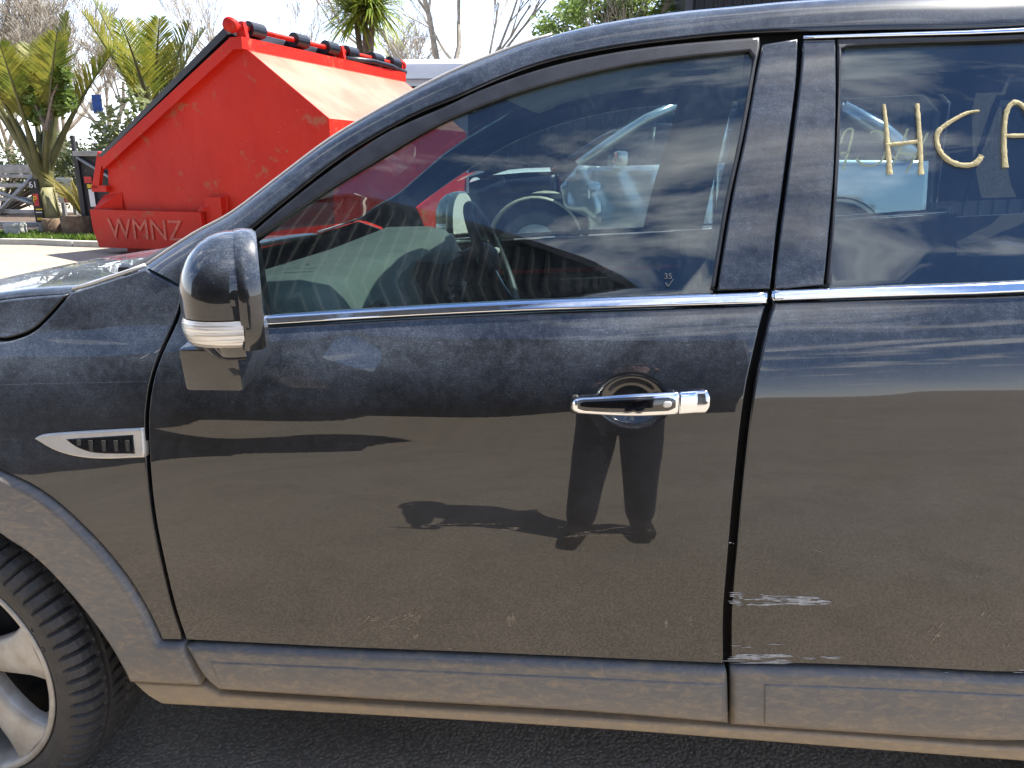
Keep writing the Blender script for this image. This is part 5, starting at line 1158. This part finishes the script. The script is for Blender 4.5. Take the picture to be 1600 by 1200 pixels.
def car_body(name, loc, label, mat, hood_mat, front_fender=True, hood_up=0.0):
    """small hatchback facing -x; local x runs 0 at the front bumper to 3.9 at the tail, y 0 near side to 1.66."""
    r = root(name, (loc[0]+1.95, loc[1]+.83, 0), label, 'car'); O = Vector(loc); Wd = 1.66; AX = (.78, 3.18); AR = .36
    P = lambda x, y, z: O+Vector((x, y, z))
    belt = lambda x: .92+.03*x
    def flank(x, z):
        t = z-.55; y = .02+.10*max(0, t)**1.5+.03*max(0, -t); y += .10*max(0, .5-x)**2*2+.12*max(0, x-3.4)**2*2; return y
    def flank_panel(nm, poly, m, dent=0, parent=None, off=0):
        for side in (0, 1):
            pts = resample([Vector(q) for q in poly], .07); ins = []; pl = [(q.x, q.y) for q in pts]
            for xx in np.arange(min(p[0] for p in pl), max(p[0] for p in pl), .07):
                for zz in np.arange(min(p[1] for p in pl), max(p[1] for p in pl), .07):
                    if inside((xx, zz), pl) and min((a-xx)**2+(b-zz)**2 for a, b in pl) > .0012: ins.append(Vector((xx, zz)))
            vo, _, fo, _, _, _ = delaunay_2d_cdt([q.copy() for q in pts]+ins, [], [list(range(len(pts)))], 1, 1e-6); V = []
            for q in vo:
                dn = dent*(1 if side == 0 else 0); d = dn*(.5*math.sin(q.x*23+q.y*11)+.35*math.sin(q.x*41-q.y*37)+.3*math.sin(q.y*53+q.x*7)); y = flank(q.x, q.y)+off+d; V.append(P(q.x, y if side == 0 else Wd-y, q.y))
            o = mesh(nm, V, [tuple(f) for f in fo], m, parent or r, True); md = o.modifiers.new('t', 'SOLIDIFY'); md.thickness = .012; md.offset = 0
    def arc(cx, rr, a0, a1, n=12, z0=.32): return [(cx+rr*math.cos(a), z0+rr*math.sin(a)) for a in np.linspace(R_(a0), R_(a1), n)]
    if front_fender: flank_panel('front_fender', [(.12, .5), (.10, .72), (.5, .88), (1.15, .95), (1.2, .3)]+arc(AX[0], AR, 0, 180)+[(.14, .38)], mat)
    else: flank_panel('crumpled_wing', [(1.02, .62), (.98, .80), (1.12, .97), (1.30, .96), (1.32, .5)], mat, .02)
    flank_panel('front_door', [(1.22, .28), (1.2, belt(1.2)), (2.2, belt(2.2)), (2.22, .28)], mat, 0 if front_fender else .013)
    flank_panel('rear_door', [(2.24, .28), (2.22, belt(2.2)), (3.05, belt(3.05)), (3.02, .6), (2.84, .45), (2.8, .28)], mat)
    flank_panel('rear_quarter', [(3.07, belt(3.0)), (3.04, .62)]+arc(AX[1], AR, 125, 0, 8)+[(3.75, .35), (3.86, .6), (3.84, 1.0)], mat)
    # greenhouse
    A0, A1, C1, C0 = (1.12, .97), (1.92, 1.46), (3.2, 1.43), (3.72, 1.02); tin = lambda z: .10+.30*max(0, z-.92)
    for s in (0, 1):
        Y = lambda z: tin(z) if s == 0 else Wd-tin(z)
        def pil(nm, pts, rr): MB().tube([P(x, Y(z), z) for x, z in pts], rr, 8).build(nm, mat, r, smooth=True)
        pil('windscreen_pillar', [A0, (1.35, 1.14), (1.65, 1.34), A1], [.045, .038, .036, .04]); pil('roof_rail', [A1, (2.4, 1.50), (2.9, 1.48), C1], .035); pil('door_pillar', [(2.24, belt(2.2)), (2.30, 1.48)], .04); pil('rear_pillar', [C1, (3.5, 1.24), C0], [.05, .07, .09])
        MB().grid([[P(x, Y(z)+(.012 if s == 0 else -.012), z) for x, z in rw] for rw in (((1.30, belt(1.3)), (2.22, belt(2.2)), (3.0, belt(3)), (3.55, 1.03)), ((1.52, 1.22), (2.25, 1.22), (3.0, 1.22), (3.42, 1.2)), ((1.95, 1.45), (2.3, 1.48), (2.9, 1.46), (3.2, 1.41)))]).build('side_glass', M['glass_clear'], r)
        MB().box(P(1.45, -.08 if s == 0 else Wd+.08, 1.02), (.10, .16, .12), Euler((0, 0, .2 if s == 0 else -.2)), .03).build('door_mirror', mat, r, autos=.5)
    def crossg(nm, rows, m, n=10, bow=.03, fwd=.0):
        MB().grid([[P(x-fwd*4*t*(1-t), tin(z)+(Wd-2*tin(z))*t, z+bow*4*t*(1-t)) for t in np.linspace(0, 1, n+1)] for x, z in rows]).build(nm, m, r, smooth=True)
    crossg('windscreen', [A0, (1.35, 1.14), (1.65, 1.34), A1], M['glass_clear'], fwd=.10); crossg('roof', [A1, (2.4, 1.52), (2.9, 1.5), C1], mat, bow=.04); crossg('rear_window', [C1, (3.5, 1.24), C0], M['glass_dark'], fwd=-.06); crossg('tailgate', [C0, (3.86, .85), (3.9, .5), (3.82, .3)], mat, fwd=-.1)
    crossg('front_bumper', [(.08, .28), (.02, .42), (.03, .6), (.12, .7)], M['char'] if not front_fender else mat, fwd=.14, bow=0)
    hz = [(.12, .74), (.4, .86), (.8, .94), (1.1, .985)]
    crossg('bonnet', [(x, z+hood_up*(1.1-x)) for x, z in hz], hood_mat, bow=.05, fwd=.04)
    MB().box(P(1.0, Wd/2, .45), (1.7, 1.2, .5), None, .05).build('engine_bay', M['void'], r); MB().box(P(2.4, Wd/2, .55), (2.3, 1.45, .62), None, .08).build('cabin_floor', M['inside'], r)
    for yy in (.45, 1.2):
        MB().box(P(2.15, yy, 1.0), (.16, .46, .62), Euler((0, .2, 0)), .06).build('seat_back', M['inside'], r, autos=.5); MB().box(P(2.24, yy, 1.33), (.10, .26, .16), Euler((0, .2, 0)), .04).build('head_restraint', M['cream'], r, autos=.5)
    for k, ax in enumerate(AX):
        for s in (0, 1):
            yy = .12 if s == 0 else Wd-.12; MB().lathe([(.0, -.07), (.17, -.09), (.19, -.1), (.28, -.1), (.30, -.06), (.30, .06), (.28, .1), (0, .1)], 30, P(ax, yy, .30)).build('wheel', M['tyre'], r)
            q = -1 if s == 0 else 1; MB().lathe([(0, .0), (.06, 0), (.185, .0), (.185, .02)], 24, P(ax, yy+q*.105, .30)).build('hub_cap', M['alloy'], r, smooth=True)
            d = 1 if s == 0 else -1; rows = [[P(ax+rr*math.cos(a), yy-d*.10+d*h, .32+rr*math.sin(a)) for a in np.linspace(R_(-8), R_(188), 24)] for rr, h in ((.385, -.015), (.40, 0), (.375, .03), (.37, .30))]
            MB().grid(rows).build('wheel_arch_liner', M['cream'] if (k == 0 and not front_fender) else M['void'], r, smooth=True)
    return r
wr = car_body('wrecked_hatchback', (-1.12, 6.0, 0), 'silver hatchback wreck with crumpled door and bare front arch, seen through the windows', M['silver'], M['piano'], False, .10); wr.scale = (1.12, 1.12, 1.08)
car_body('parked_hatchback', (-1.55, 8.1, 0), 'dark maroon hatchback with pale bonnet standing behind the silver wreck', M['maroon'], M['white'], True, .12)

for o in [x for x in D.objects if x.name not in BEFORE and x.parent is None]: o.location.z += GR
